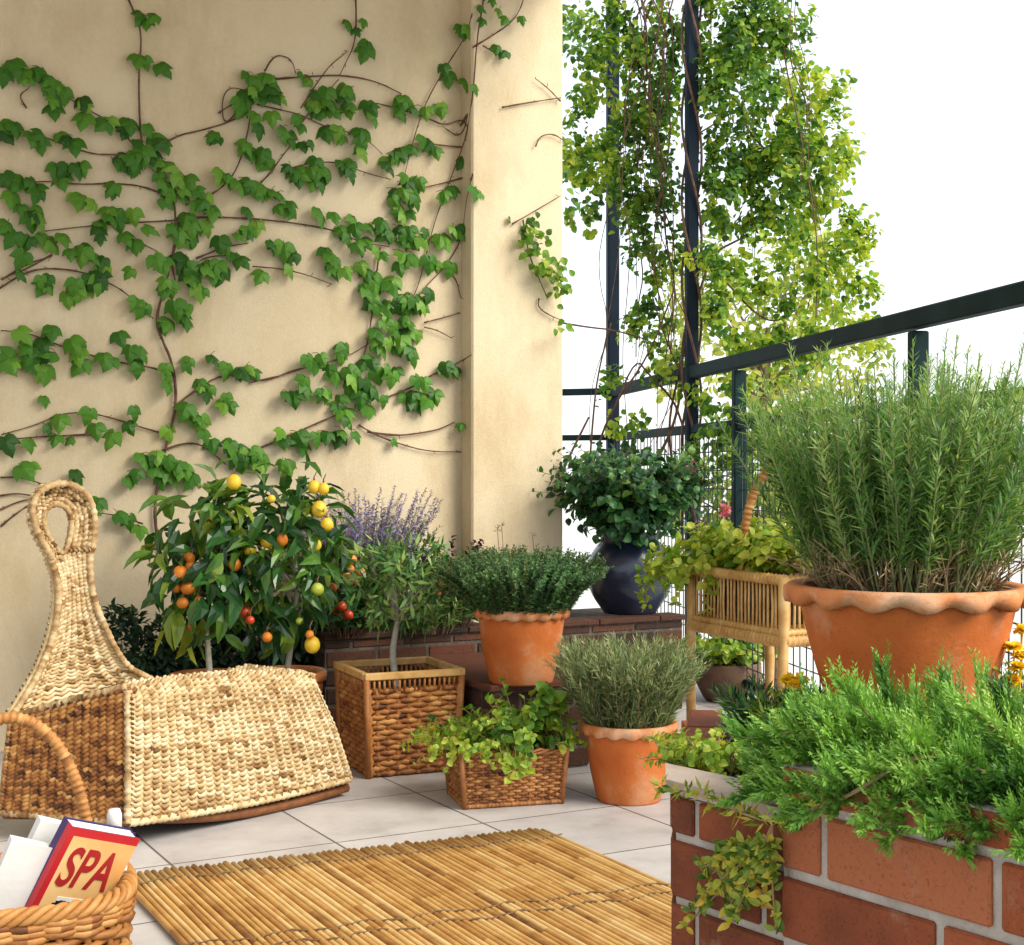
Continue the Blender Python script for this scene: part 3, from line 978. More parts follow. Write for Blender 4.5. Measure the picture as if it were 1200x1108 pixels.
# books standing in the basket
def axes(lean, rot):
    s = Vector((math.sin(R(lean)), 0, math.cos(R(lean))))
    pv = Vector((math.cos(R(lean)), 0, -math.sin(R(lean))))
    w_ = pv * math.cos(R(rot)) + Vector((0, 1, 0)) * math.sin(R(rot))
    nn = w_.cross(s)                                        # out of the cover
    if nn.y > 0: nn = -nn
    return s, w_, nn
def book(label, tl, hgt, wid, thk, lean, rot, cover, printed=False):
    s, w_, nn = axes(lean, rot)
    root = thing("book", label, "book", tl - s * hgt, "books in the handled basket")
    o = tl
    m = MB()
    # two boards and a spine
    cf = lambda a, b, c: o + w_ * a - s * b - nn * c
    bt = .0022
    m.box(cf(wid / 2, hgt / 2, bt / 2), w_ * (wid / 2), s * (hgt / 2), nn * (bt / 2))
    m.box(cf(wid / 2, hgt / 2, thk - bt / 2), w_ * (wid / 2), s * (hgt / 2), nn * (bt / 2))
    m.box(cf(bt / 2, hgt / 2, thk / 2), w_ * (bt / 2), s * (hgt / 2), nn * (thk / 2 - bt - .0002))
    m.build("cover", cover, root, False)
    m = MB()
    npg = 9
    for i in range(npg):
        c = bt + (thk - 2 * bt) * (i + .5) / npg
        m.box(cf(wid / 2 + .001, hgt / 2, c), w_ * (wid / 2 - .004 - rnd.uniform(0, .0015)), s * (hgt / 2 - .003 - rnd.uniform(0, .001)), nn * ((thk - 2 * bt) / npg / 2 * .93))
    m.build("pages", M["white"], root, False)
    return root, cf, s, w_, nn
b1, cf, s, w_, nn = book("red and navy book with an orange cover lettered SPA", at(85, 970, 2.52), .30, .145, .036, 27, 45, M["navy_print"])
m = MB(); m.box(cf(.0725, .15, -.0004), w_ * .0725, s * .15, nn * .0004); m.box(cf(-.0006, .15, .0075), w_ * .0006, s * .15, nn * .0080); m.build("red_border", M["red_print"], b1, False)
m = MB(); m.box(cf(.0775, .158, -.0012), w_ * .0668, s * .142, nn * .0004); m.build("front_panel", M["cream_cover"], b1, False)
def lettering(txt, pos, xdir, ydir, nrm, size, xs, parent, mat, name="lettering", bold=.0):
    cu = bpy.data.curves.new("lettering", 'FONT'); cu.body = txt; cu.size = 1; cu.extrude = .004; cu.offset = bold; cu.shear = .12
    to = bpy.data.objects.new("lettering", cu); col.objects.link(to)
    dg = bpy.context.evaluated_depsgraph_get()
    me = bpy.data.meshes.new_from_object(to.evaluated_get(dg))
    bpy.data.objects.remove(to)
    og = origin(parent)
    for v in me.vertices:
        q = pos + xdir * (v.co.x * size * xs) + ydir * (v.co.y * size) + nrm * (v.co.z * .15 + .0006) - og
        v.co = q
    me.materials.clear(); me.materials.append(mat)
    o = bpy.data.objects.new(name, me); col.objects.link(o); o.parent = parent
    return o
lettering("SPA", cf(.016, .108, -.0018), w_, s, nn, .105, .62, b1, M["letter_red"], bold=.016)
m = MB()
m.box(cf(.078, .15, -.002), w_ * .040, s * .020, nn * .0004)
m.build("white_panel", M["white"], b1, False)
m = MB()
for k in range(7):
    a = math.pi * (k / 6)
    m.box(cf(.052 - .015 * math.cos(a), .152 - .012 * math.sin(a), -.003), w_ * .006, s * .004, nn * .0004)
m.build("blue_mark", M["navy_metal"], b1, False)
book("taller plain white book leaning behind the red and navy one", at(48, 962, 2.58), .31, .12, .02, 25, 35, M["white"])
book("shorter plain white book, leftmost in the handled basket", at(14, 985, 2.50), .27, .11, .02, 23, 30, M["white"])
book("thin white book with dark blue edge behind the orange cover", at(103, 975, 2.66), .29, .11, .012, 20, 50, M["navy_print"])
m = MB()
wb = at(134, 1010, 2.66)
wb_r = thing("white_bottle", "small white bottle standing beside the books in the basket", "bottle", Vector((wb.x, wb.y, .024)))
hz = wb.z - .024
m.lathe([(.0, 0), (.021, 0), (.023, .01), (.023, hz + .018), (.019, hz + .034), (.011, hz + .044), (.010, hz + .05)], Vector((wb.x, wb.y, .024)), 20)
m.build("bottle_body", M["white"], wb_r)
m = MB()
m.lathe([(.0, hz + .049), (.0135, hz + .050), (.0135, hz + .085), (.010, hz + .095), (.0, hz + .096)], Vector((wb.x, wb.y, .024)), 20)
m.build("bottle_cap", M["white"], wb_r)

# ------------------------------------------------------------------ plant helpers
def stemmy(S, L, c, r0, n, h, lean, tmpl, per, ls, tint=(.5, .22), t0=.2, ang=50, sr=.0014, hv=.25, curve=.3, taper=.4, upb=0.0, azr=None, droop=0.0, ell=(1, 1)):
    """a clump of leafy stems growing from a round patch of soil"""
    c = np.array(tuple(c), float)
    for _ in range(n):
        az = rng.uniform(*(azr or (0, 2 * math.pi)))
        q = math.sqrt(rng.uniform())
        b = c + np.array([math.cos(az) * ell[0], math.sin(az) * ell[1], 0]) * r0 * q
        az2 = az + rng.normal(0, .5)
        le = R(lean) * (.25 + .75 * q) * rng.uniform(.6, 1.15)
        hd = np.array([math.cos(az2), math.sin(az2), 0])
        Ls = h * rng.uniform(1 - hv, 1 + hv * .6)
        ts = np.linspace(0, 1, 7)
        l0 = le * (1 - curve); l1 = le * (1 + curve)
        aa = l0 + (l1 - l0) * ts + droop * ts ** 2
        seg = Ls / 6
        dirs = np.sin(aa)[:, None] * hd + np.cos(aa)[:, None] * np.array([0, 0, 1.0])
        P = b + np.concatenate([np.zeros((1, 3)), np.cumsum((dirs[:-1] + dirs[1:]) / 2 * seg, 0)])
        if S is not None: S.tube(P, np.linspace(sr, sr * .45, 7), 4, float(np.clip(rng.normal(.5, .25), 0, 1)), caps=False)
        k = max(2, int(per * Ls / h))
        t = t0 + (1 - t0) * (np.arange(k) + rng.uniform(0, 1, k)) / k
        pos = np.stack([np.interp(t, ts, P[:, i]) for i in range(3)], -1)
        dd = unit(np.stack([np.interp(t, ts, dirs[:, i]) for i in range(3)], -1))
        rad = unit(np.cross(dd, rdir(k)))
        a = np.radians(rng.normal(ang, 12, k))
        D = dd * np.cos(a)[:, None] + rad * np.sin(a)[:, None] + np.array([0, 0, upb])
        N = unit(dd * .8 + np.array([0, 0, .4]) + rdir(k) * .5)
        sz = ls * rng.uniform(.65, 1.15, k) * (1 - taper * t ** 3)
        tb = rng.normal(tint[0], tint[1] * .7)
        tt = np.clip(tb + rng.normal(0, tint[1] * .7, k), 0, 1)
        L.leaves(tmpl, pos, D, N, sz, tt)

def crown(L, c, radii, n, tmpl, size, tint=(.45, .25), clumps=18, spread=.42, droop=.3, fill=.35, out=.7):
    """leaf clumps spread through an ellipsoid, with gaps between the clumps"""
    c = np.array(tuple(c), float); radii = np.array(radii, float)
    C = rdir(clumps) * (fill + (1 - fill) * rng.uniform(0, 1, clumps) ** .5)[:, None]
    which = rng.integers(0, clumps, n)
    q = C[which] + rng.normal(0, spread * .55, (n, 3)) * rng.uniform(.7, 1.1, clumps)[which][:, None]
    r = np.linalg.norm(q, axis=1)
    q = np.where(r[:, None] > 1.12, q / r[:, None] * rng.uniform(.85, 1.1, n)[:, None], q)
    P = c + q * radii
    D = unit(q * out + rdir(n) * .9 + np.array([0, 0, -droop]))
    N = unit(q * .7 + np.array([0, 0, .7]) + rdir(n) * .5)
    ct = rng.normal(tint[0], tint[1] * .55, clumps)
    t = np.clip(ct[which] + rng.normal(0, tint[1] * .75, n), 0, 1)
    L.leaves(tmpl, P, D, N, size * rng.uniform(.6, 1.2, n), t)
    return C * radii + c

def branches(S, root, tips, r, tint=.5, wob=.02, n=6, join=.35):
    root = Vector(root)
    for t in tips:
        t = Vector(tuple(t))
        pts = []
        mid = root.lerp(t, .5) + Vector((rnd.uniform(-wob, wob), rnd.uniform(-wob, wob), rnd.uniform(0, wob * 1.5)))
        for i in range(n):
            k = i / (n - 1)
            pts.append(root.lerp(mid, k).lerp(mid.lerp(t, k), k))
        S.tube(pts, np.linspace(r, r * .3, n), 5, tint, caps=False)

def pot(parent, c, rb, rt, h, lip=.03, lipout=.012, wave=0.0, nw=16, th=.012, mat="terracotta", seg=64):
    """flower pot: tapered body, rolled lip with an optional scalloped lower edge"""
    m = MB()
    rl = rt - lipout
    body = [(rb * .6, .004), (rb * .97, .0), (rb, .006)]
    for i in range(1, 9):
        t = i / 8
        body.append((rb + (rl - rb) * (t ** .92) + .004 * math.sin(t * 3.1), .006 + (h - lip * .5 - .006) * t))
    body += [(rl - th, h - lip * .4), (rb + (rl - rb) * .5 - th, h * .55), (rb * .5, h * .5)]
    m.lathe(body, c, seg, .5)
    m.build("pot_body", M[mat], parent)
    m = MB()
    pr = [(rl + .001, h - lip), (rl + lipout * .75, h - lip * .92), (rt, h - lip * .55), (rt + .001, h - lip * .2), (rt - .005, h), (rl - th, h - .002), (rl - th, h - lip)]
    amp = [1, 1, .75, .30, .12, 0, 0]
    def mod(i, th_, r, z):
        wv = math.cos(nw * th_)
        return r + wave * .9 * wv * amp[i] * .6, z - wave * (.5 + .5 * wv) * amp[i] * (1 if i < 3 else .3)
    m.lathe(pr, c, max(seg, nw * 8), .5, mod if wave else None)
    m.build("pot_rim", M["terracotta_lip" if mat == "terracotta" else mat], parent)
    m = MB()
    m.lathe([(.0, h - lip * 1.1 + .012), (rl - th - .002, h - lip * 1.1), (0, h - lip * 1.6)], c, 24)
    m.build("soil", M["soil"], parent)
    return h - lip * 1.1

# ------------------------------------------------------------------ climbing vine on the house wall
def wallp(px, py, off=.006):
    if px > 553 and py < 560:
        q = hit(px, py, PIL, n3)
        return q + n3 * off
    if px > 541:
        t = (px - 541) / 12
        return hit(541, py, WAL, n3).lerp(hit(553, py, PIL, n3), t) + n3 * off
    return hit(px, py, WAL, n3) + n3 * off

stems = [
 [(187,650),(178,600),(190,540),(202,490),(206,460),(200,425),(190,400),(180,375),(195,330),(207,280),(205,262),(203,237),(188,212),(170,190),(164,165),(160,90),(166,45),(158,22),(145,-6)],
 [(170,190),(200,163),(240,155),(275,142),(300,120),(312,95)], [(165,182),(130,183),(105,183),(70,170),(45,160),(0,154)],
 [(164,178),(130,147),(95,127),(60,105),(30,92),(-4,86)], [(203,237),(170,220),(130,217),(90,218),(50,214),(0,222)],
 [(205,260),(150,263),(100,268),(50,272)], [(205,258),(250,256),(300,258),(350,263),(395,272),(420,285),(455,292)],
 [(-4,340),(25,322),(50,315),(85,319),(110,325),(140,340),(162,360),(180,375)], [(0,330),(30,312),(60,303)], [(60,300),(35,315),(0,328)],
 [(216,242),(245,232),(270,212),(282,185),(290,150),(293,128)], [(300,222),(315,205),(328,185),(345,165)],
 [(230,305),(262,290),(290,286)], [(295,314),(330,318),(360,325),(388,334)], [(140,275),(165,288),(185,298)],
 [(190,437),(170,430),(135,425),(100,416),(60,403),(30,392),(0,390)], [(203,480),(225,460),(258,440),(285,445),(310,448),(340,436),(365,430),(405,420),(430,404)],
 [(290,450),(330,442),(352,433)], [(190,510),(160,500),(130,490),(100,484),(70,487),(40,500),(0,510)], [(118,509),(80,512),(50,514),(0,518)],
 [(190,530),(215,520),(238,522),(262,545)], [(298,530),(330,515),(365,500),(390,490),(405,480)], [(418,500),(440,512),(470,522),(500,530),(538,532)],
 [(430,508),(465,512),(490,510),(515,504),(532,495)], [(414,-6),(416,30),(414,55),(405,75),(396,92)], [(318,95),(360,93),(400,89),(440,97),(470,113)],
 [(310,85),(316,72),(328,67),(340,72),(346,88)], [(352,130),(370,100),(385,78),(400,68),(405,62)], [(350,148),(375,118),(395,95)],
 [(552,18),(545,42),(520,82),(498,120),(487,148),(478,185),(470,215)], [(566,-6),(556,50),(553,110),(546,160),(530,205),(515,240),(505,270),(490,330),(480,355)],
 [(546,150),(540,140),(520,150),(500,140),(470,130),(440,122)], [(553,205),(545,235),(541,280),(522,312),(495,340),(478,362)], [(540,175),(500,170),(490,165)],
 [(300,125),(325,130),(350,137),(375,150),(400,155),(430,165),(448,182)], [(330,202),(365,192),(395,192),(420,202),(455,212)], [(540,210),(520,215),(495,222)],
 [(538,150),(548,130),(540,165),(520,152)], [(525,320),(535,332),(538,350)], [(495,380),(515,375),(538,368)], [(495,384),(510,388),(528,398)],
 [(452,468),(480,455),(505,440),(520,435),(540,425),(550,418)], [(0,560),(25,561),(48,569)], [(0,583),(20,580),(40,582)], [(0,598),(20,590),(42,584)], [(0,617),(15,606),(32,592)],
 [(165,615),(140,606),(118,603)], [(280,130),(262,150),(258,120),(268,105),(285,108)], [(30,130),(20,115),(32,105)], [(205,330),(200,305),(205,280)],
 [(445,290),(440,320),(435,360),(430,400),(420,440),(415,480)], [(270,300),(240,302),(228,310)], [(255,135),(270,125)],
 [(553,57),(575,45),(595,32),(607,18),(613,-4)], [(565,55),(583,68)], [(588,127),(620,121),(655,117)], [(655,120),(640,105),(625,95)], [(625,175),(630,162),(645,158),(660,168)],
 [(598,265),(620,252),(655,232)], [(630,350),(628,362),(645,372),(660,378)], [(612,260),(618,300),(632,330),(640,350)],
]
V1, V2, V4, V5 = (0, 0), (250, 0), (0, 320), (250, 320)
leafpos = {
 V1: "490,75 520,80 475,225 505,235 570,255 10,265 40,255 65,275 95,285 130,270 150,300 170,310 200,335 180,375 185,395 225,345 280,375 300,385 280,435 350,450 375,450 440,465 430,480 520,470 540,500 580,520 10,465 50,465 15,485 110,500 135,520 120,490 230,505 250,525 490,520 455,585 430,590 490,560 560,590 585,595 545,580 725,490 740,500 190,610 210,640 270,610 25,645 60,655 110,660 130,680 120,700 375,675 390,690 555,640 575,665 590,700 580,720 630,645 640,700 690,690 700,715 735,755 35,710 70,745 120,770 140,790 105,790 255,710 270,720 310,735 365,755 400,770 385,780 455,775 350,800 410,790 520,815 345,850 340,830 435,845 460,875 605,820 640,780 660,820 680,845 720,810 615,840 650,850 10,805 30,850 75,855 90,860 145,850 185,870 220,850 240,900 285,890 275,910 345,930 355,960 65,925 135,1000 145,1015 435,970 250,1040 285,1030 230,1060 340,1010 320,1000 350,990 540,935 560,940 640,930 650,960 670,960 655,985 570,1020 590,1025 680,1000 700,1040 620,1090 490,1090 740,950 740,980 720,960 5,290 185,330 450,450 470,600 520,560 600,680 670,740 560,1005",
 V2: "495,120 515,200 850,120 880,130 790,260 815,285 880,305 160,290 130,335 180,325 215,310 110,350 160,360 230,345 145,310 195,350 90,400 75,385 130,430 150,460 190,430 150,480 290,440 250,480 270,500 310,520 240,490 95,530 120,545 165,570 180,580 150,560 355,340 350,380 375,400 400,380 410,410 440,330 470,340 450,370 470,390 350,415 385,475 430,480 445,490 545,400 555,430 530,390 500,480 520,500 500,530 515,555 650,365 640,400 660,410 705,400 725,410 770,395 780,410 600,580 620,560 645,550 600,600 680,540 720,510 740,520 770,545 860,580 240,600 270,620 300,620 290,640 340,590 330,620 360,610 370,640 375,665 445,590 460,610 475,630 15,635 50,655 80,670 100,660 130,680 160,690 205,690 230,700 260,735 270,750 215,745 650,640 660,660 700,650 715,660 650,690 680,700 625,720 650,740 690,760 640,760 660,780 790,700 830,680 900,690 120,755 165,800 100,820 85,840 120,830 370,770 410,775 440,820 480,820 465,850 490,790 570,800 590,830 550,810 640,820 670,830 700,840 730,830 720,860 690,860 660,850 780,850 800,855 835,820 855,830 5,870 210,880 240,900 260,910 195,870 75,920 90,930 30,880 385,900 400,930 430,950 450,970 420,960 490,880 510,890 560,900 580,910 645,910 690,920 660,930 740,940 770,945 820,955 20,975 150,980 510,950 530,970 560,980 610,1000 560,1020 550,1050 540,1040 600,1090 560,1090 640,1090 670,1080 700,1090 740,1050 720,1080 265,960 620,690 700,720 610,830 530,860 460,400 380,350 340,650",
 V4: "490,140 580,185 600,140 640,160 650,180 570,200 620,130 10,310 20,330 75,225 175,215 80,280 100,285 145,260 160,290 140,330 160,360 120,310 245,265 260,300 270,330 355,310 370,320 415,235 440,290 495,290 470,330 480,350 570,350 590,370 580,410 650,340 155,455 745,310 790,350 840,360 890,360 690,400 720,420 790,450 800,480 630,490 650,500 690,520 700,540 590,570 200,530 300,510 465,500 445,550 330,560 370,590 185,590 20,610 100,610 100,695 80,700 270,740 335,820 455,735 440,740 415,860 450,880 480,910 500,660 540,650 620,690 640,700 580,670 540,700 560,740 710,580 740,610 800,620 830,650 840,680 880,650 900,680 600,720 660,730 560,690 120,335 90,310",
 V5: "440,280 455,285 320,320 345,330 390,350 420,370 250,440 270,450 300,390 320,420 360,440 390,440 430,470 450,510 470,360 490,380 510,330 540,330 480,390 530,420 560,430 590,460 520,480 540,490 500,450 570,370 605,350 610,380 600,260 640,280 680,290 690,310 640,250 670,220 710,230 650,180 680,190 590,190 560,220 550,240 540,120 560,80 610,60 550,60 600,120 640,120 670,110 700,120 740,90 720,130 700,390 660,440 690,460 710,470 730,450 760,430 770,440 820,350 835,350 800,350 220,570 250,590 290,590 310,610 350,590 380,580 440,570 430,590 490,580 460,530 40,610 70,650 80,680 130,650 150,670 220,680 250,690 620,200 560,270 590,280 640,220 520,400 470,410 440,460",
}
vine = thing("climbing_vine", "leafy green vine climbing across the beige house wall", "climbing vine", WAL - d3 * 1.15)
S = MB()
for st in stems:
    pts = []
    for i, (px, py) in enumerate(st):
        pts.append(wallp(px + rnd.uniform(-1.2, 1.2), py + rnd.uniform(-1.2, 1.2), .010 + .007 * rnd.random()))
    pts = smooth(pts, 2)
    big = len(st) > 14
    r0 = .0062 if big else rnd.uniform(.003, .0046)
    rr = np.linspace(r0, r0 * (.55 if big else .45), len(pts)) * (1 + .12 * rng.normal(size=len(pts)))
    S.tube(pts, rr, 6, .5)
    for q in pts[2:-1:4]:                                     # short spurs and rootlets
        e = q + Vector(tuple(rdir(1)[0])) * rnd.uniform(.008, .02); S.tube([q, e], .0012, 4, .5, caps=False)
L = MB()
lp, ld, ln_, ls_, lt = [], [], [], [], []
def ivy_leaf(px, py, size=None):
    sz = size or rnd.triangular(.040, .085, .063)
    off = rnd.uniform(.022, .062)
    q = wallp(px, py, off)
    sw = rnd.gauss(0, .45)
    tilt = rnd.uniform(-.10, .45)
    dn = (-Z3 * math.cos(sw) + d3 * math.sin(sw) + n3 * rnd.uniform(-.1, .75)).normalized()
    nn = (n3 + Z3 * rnd.uniform(.1, 1.1) + d3 * rnd.uniform(-.75, .75)).normalized()
    base = q - dn * sz * .45
    lp.append(base); ld.append(dn); ln_.append(nn); ls_.append(sz); lt.append(min(1, max(0, rnd.gauss(.48, .24))))
    back = wallp(px + rnd.uniform(-8, 8), py - rnd.uniform(2, 11), .012)
    S.tube([back, back.lerp(base, .5) + n3 * .006 + Z3 * .004, base], .0013, 4, .6, caps=False)
for org, txt in leafpos.items():
    for w_ in txt.split():
        x_, y_ = map(float, w_.split(","))
        ivy_leaf(org[0] + x_ / 2.995, org[1] + y_ / 2.995)
        if rnd.random() < .30: ivy_leaf(org[0] + x_ / 2.995 + rnd.uniform(-10, 10), org[1] + y_ / 2.995 + rnd.uniform(-9, 9), rnd.uniform(.045, .07))
for st in stems[:30]:                                        # young leaves along the bare runs
    for (px, py) in st[1::3]:
        if rnd.random() < .35: ivy_leaf(px + rnd.uniform(-6, 6), py + rnd.uniform(-2, 10), rnd.uniform(.03, .05))
# the last leaves reach round onto the pillar
for (px, py) in ((560, 15), (572, 8), (578, 20), (583, 30), (577, 62), (586, 66), (605, 30), (560, 30)):
    ivy_leaf(px, py, rnd.uniform(.035, .055))
def as_np(a): return np.array([tuple(v) for v in a], float)
L.leaves(IVY, as_np(lp), as_np(ld), as_np(ln_), np.array(ls_), np.array(lt))
S.build("stem", M["vine_stem"], vine)
L.build("leaves", M["ivy"], vine, smooth=False)

# ------------------------------------------------------------------ hanging vine on the posts and railing
hv = thing("hanging_vine", "dense pale green hanging vine draped round the dark posts against the white sky", "hanging vine", at(815, 560, 7.4) * 1.0)
S, L = MB(), MB()
blobs = [  # px, py, rx, ry, Y, leaves, tint, jitter depth
 (690,30,42,55,7.6,190,.55), (700,95,38,55,7.6,170,.55), (690,170,34,55,7.6,200,.58), (700,215,36,40,7.6,170,.55), (672,195,22,60,7.3,120,.6),
 (760,30,50,60,7.7,430,.28), (768,110,45,70,7.7,400,.25), (760,190,45,70,7.6,430,.26), (765,260,45,60,7.5,320,.28), (760,330,40,60,7.4,170,.35), (765,400,45,50,7.4,110,.45),
 (850,25,50,55,7.2,430,.34), (900,40,50,60,7.3,400,.42), (860,100,48,60,7.1,430,.34), (925,115,50,60,7.3,400,.52), (960,95,34,80,7.5,170,.66),
 (865,180,45,45,7.1,300,.32), (915,195,48,55,7.2,360,.45), (965,190,45,60,7.3,300,.62), (840,235,35,40,7.0,210,.38), (915,250,55,45,7.2,330,.5), (975,260,50,55,7.3,250,.66),
 (850,300,45,45,7.0,170,.5), (915,320,50,50,7.1,200,.6), (970,330,55,55,7.3,200,.7), (1005,300,35,60,7.5,100,.75), (845,370,40,45,6.9,150,.62), (900,385,55,45,7.0,210,.66), (965,385,60,45,7.2,190,.72), (1010,375,40,40,7.4,90,.78),
 (740,470,45,50,7.5,80,.45), (850,455,40,40,6.8,110,.45), (880,500,55,25,6.6,130,.25), (930,470,50,40,6.7,110,.45), (840,520,30,50,6.9,110,.4), (790,440,30,60,7.2,90,.4), (690,260,26,20,7.5,50,.7),
]
for (px, py, rx, ry, Y, n, tm) in blobs:
    Y += rnd.uniform(-.15, .25)
    c = at(px, py, Y); k = Y / F
    n = int(n * 2.0)
    crown(L, c, (rx * k, .22, ry * k), n, OVALW, .039, (tm + .12, .30), clumps=max(6, n // 30), spread=.30, droop=.5, fill=.15)
# leaves trailing over the pillar edge
for (px, py, n) in ((612, 262, 10), (617, 285, 16), (628, 305, 22), (640, 320, 26), (650, 335, 18), (620, 272, 8), (648, 380, 5), (655, 12, 16), (668, 45, 20), (655, 200, 14), (664, 240, 12)):
    for _ in range(n):
        q = wallp(px + rnd.gauss(0, 7), py + rnd.gauss(0, 9), rnd.uniform(.02, .10)) if px < 652 else at(px + rnd.gauss(0, 8), py + rnd.gauss(0, 12), 6.28 + rnd.uniform(-.05, .3))
        L.leaves(OVALW, [tuple(q)], rdir(1) + np.array([0, 0, -.6]), unit(np.array([[n3.x, n3.y, .6]]) + rdir(1) * .4), rnd.uniform(.03, .045), min(1, max(0, rnd.gauss(.35 if py < 275 else .62, .15))))
def hang_stem(pts, Y, r, jit=.06):
    P = [at(px, py, Y + rnd.uniform(-jit, jit)) for px, py in pts]
    P = smooth(P, 2)
    S.tube(P, np.linspace(r, r * .6, len(P)), 5, .5)
for i in range(14):
    x0 = rnd.uniform(728, 806); x1 = x0 + rnd.gauss(0, 26); Y = rnd.uniform(7.1, 7.7)
    y1 = rnd.choice([460, 520, 560, 420])
    hang_stem([(x0 + (x1 - x0) * t + rnd.gauss(0, 12), -10 + (y1 + 10) * t) for t in (0, .12, .25, .37, .5, .62, .75, .88, 1)], Y, rnd.uniform(.0022, .0058))
for i in range(11):
    x0 = rnd.uniform(815, 930); Y = rnd.uniform(6.9, 7.4)
    x1 = x0 + rnd.gauss(25, 40); y1 = rnd.uniform(200, 440)
    hang_stem([(x0 + (x1 - x0) * t + rnd.gauss(0, 8), -10 + (y1 + 10) * t) for t in (0, .17, .33, .5, .67, .83, 1)], Y, rnd.uniform(.002, .0045))
for pts in ([(815,300),(850,330),(880,365),(905,380),(925,370),(935,340)], [(800,500),(790,470),(760,440),(745,420),(720,480)], [(805,455),(780,400),(765,350)], [(690,560),(715,480),(760,420),(790,340)],
            [(870,120),(872,150),(900,180),(915,200)], [(870,125),(840,145),(815,160)], [(800,420),(830,300),(870,280)], [(650,620),(648,580),(665,540),(690,490)], [(690,560),(694,500),(700,440),(716,380)],
            [(785,600),(790,560),(782,500),(795,440),(806,380)], [(770,540),(790,500),(800,450),(812,400)], [(815,510),(850,500),(900,498),(935,500)], [(660,380),(690,385),(720,388),(760,400)]):
    hang_stem(pts, 7.2, rnd.uniform(.005, .009), .04)
for k_ in range(3):                                          # stems twisting round the thick post
    P = []
    for i in range(60):
        t = i / 59; a = t * 14 + k_ * 2.1
        q = at(810.5, 0 + 640 * t, 7.05)
        P.append(q + Vector((.048 * math.cos(a), .048 * math.sin(a), 0)))
    S.tube(P, .0065, 5, .5)
S.build("stem", M["vine_stem"], hv)
L.build("leaves", M["hang"], hv, smooth=False)
for (px, py) in ((735, 530), (807, 549), (848, 602), (852, 598), (742, 527)):
    m = MB(); q = at(px, py, 6.45)
    m.leaves(OVAL, np.tile(tuple(q), (16, 1)) + rng.normal(0, .008, (16, 3)), rdir(16), rdir(16), .028, rng.uniform(0, 1, 16))
    m.build("flower", M["pink"], hv, smooth=False)

# ------------------------------------------------------------------ trees and bushes beyond the railing
def garden_tree(px, py_c, Y, rx, rz, n, size, label, tint, name="garden_tree", cat="tree", mat="tree_leaf", clumps=40):
    c = at(px, py_c, Y)
    root = thing(name, label, cat, (c.x, c.y, -3.2), "greenery beyond the railing")
    S, L = MB(), MB()
    tips = crown(L, c, (rx, rx * .7, rz), n, OVAL, size, tint, clumps=clumps, spread=.26, droop=.2, fill=.3)
    S.tube(smooth([Vector((c.x, c.y, -3.2)), Vector((c.x + .1, c.y, -1.5)), Vector((c.x - .05, c.y, c.z - rz * .6)), c], 2), np.linspace(.10, .018, 13), 8, .5)
    branches(S, c - Z3 * rz * .7, tips[:24], .016, wob=.25)
    S.build("trunk", M["bark"], root)
    L.build("crown", M[mat], root, smooth=False)
garden_tree(900, 385, 11.5, .95, .80, 2600, .085, "pale yellow green tree just beyond the railing behind the hanging vine", (.78, .22), clumps=44)
garden_tree(880, 590, 10.5, .62, .50, 1500, .085, "yellow green bush seen through the wire mesh of the railing", (.5, .3), "garden_bush", "bush", clumps=40)
garden_tree(985, 600, 9.0, .5, .48, 1100, .085, "pale bush beyond the railing behind the hooped wicker stand", (.75, .2), "garden_bush", "bush", clumps=34)

# ------------------------------------------------------------------ plants on the brick bed
lv = at(424, 716, 5.70); lv.z = BZ - .014
r = thing("lavender_bush", "lavender bush with hazy purple flower spikes by the wall behind the fruit trees", "lavender", lv)
S, L, Fm = MB(), MB(), MB()
stemmy(S, L, lv, .11, 110, .42, 36, kite(.18), 40, .045, (.45, .25), .1, 40)
stemmy(S, Fm, lv + Z3 * .02, .11, 200, .47, 30, SMALL, 60, .021, (.5, .3), .55, 60, taper=.4, hv=.35)
S.build("stem", M["twig"], r); L.build("foliage", M["bush"], r, False); Fm.build("flowers", M["purple"], r, False)

pe = at(402, 745, 5.42); pe.z = BZ - .014
r = thing("pepper_plant", "ornamental pepper plant with small orange red fruits left of the olive tree", "pepper plant", pe)
S, L = MB(), MB()
stemmy(S, L, pe, .06, 26, .24, 45, OVAL, 14, .05, (.35, .25), .2, 60, sr=.002)
S.build("stem", M["bark"], r); L.build("foliage", M["bush"], r, False)
for (px, py, mm_) in ((418,668,"orange_fruit"),(414,676,"red_fruit"),(423,681,"red_fruit"),(404,716,"red_fruit"),(409,712,"red_fruit"),(421,657,"orange_fruit"),(417,722,"red_fruit"),(448,716,"red_fruit"),(432,672,"orange_fruit"),(398,690,"orange_fruit")):
    m = MB(); m.sphere(at(px - 9, py, 5.26 + rnd.uniform(-.03, .03)), .020, 12, 8, .5, (1, 1, .92)); m.build("fruit", M[mm_], r)

pl = at(528, 730, 5.72); pl.z = BZ - .014
r = thing("dark_leaved_plant", "dark leaved plant with small red flowers beside the pillar foot", "plant", pl)
S, L, Fm = MB(), MB(), MB()
stemmy(S, L, pl, .08, 46, .30, 40, OVAL, 20, .05, (.35, .3), .15, 60, sr=.002)
S.build("stem", M["bark"], r); L.build("foliage", M["bush"], r, False)
L = MB(); stemmy(None, L, pl + Z3 * .14, .07, 16, .20, 30, OVAL, 12, .045, (.4, .3), .4, 60); L.build("plum_foliage", M["plum"], r, False)
for (px, py) in ((527,665),(522,681),(533,676),(518,690)):
    m = MB(); q = at(px, py, 5.5); m.leaves(OVAL, np.tile(tuple(q), (14, 1)) + rng.normal(0, .008, (14, 3)), rdir(14), rdir(14), .026, .5); m.build("flower", M["red_fruit"], r, False)

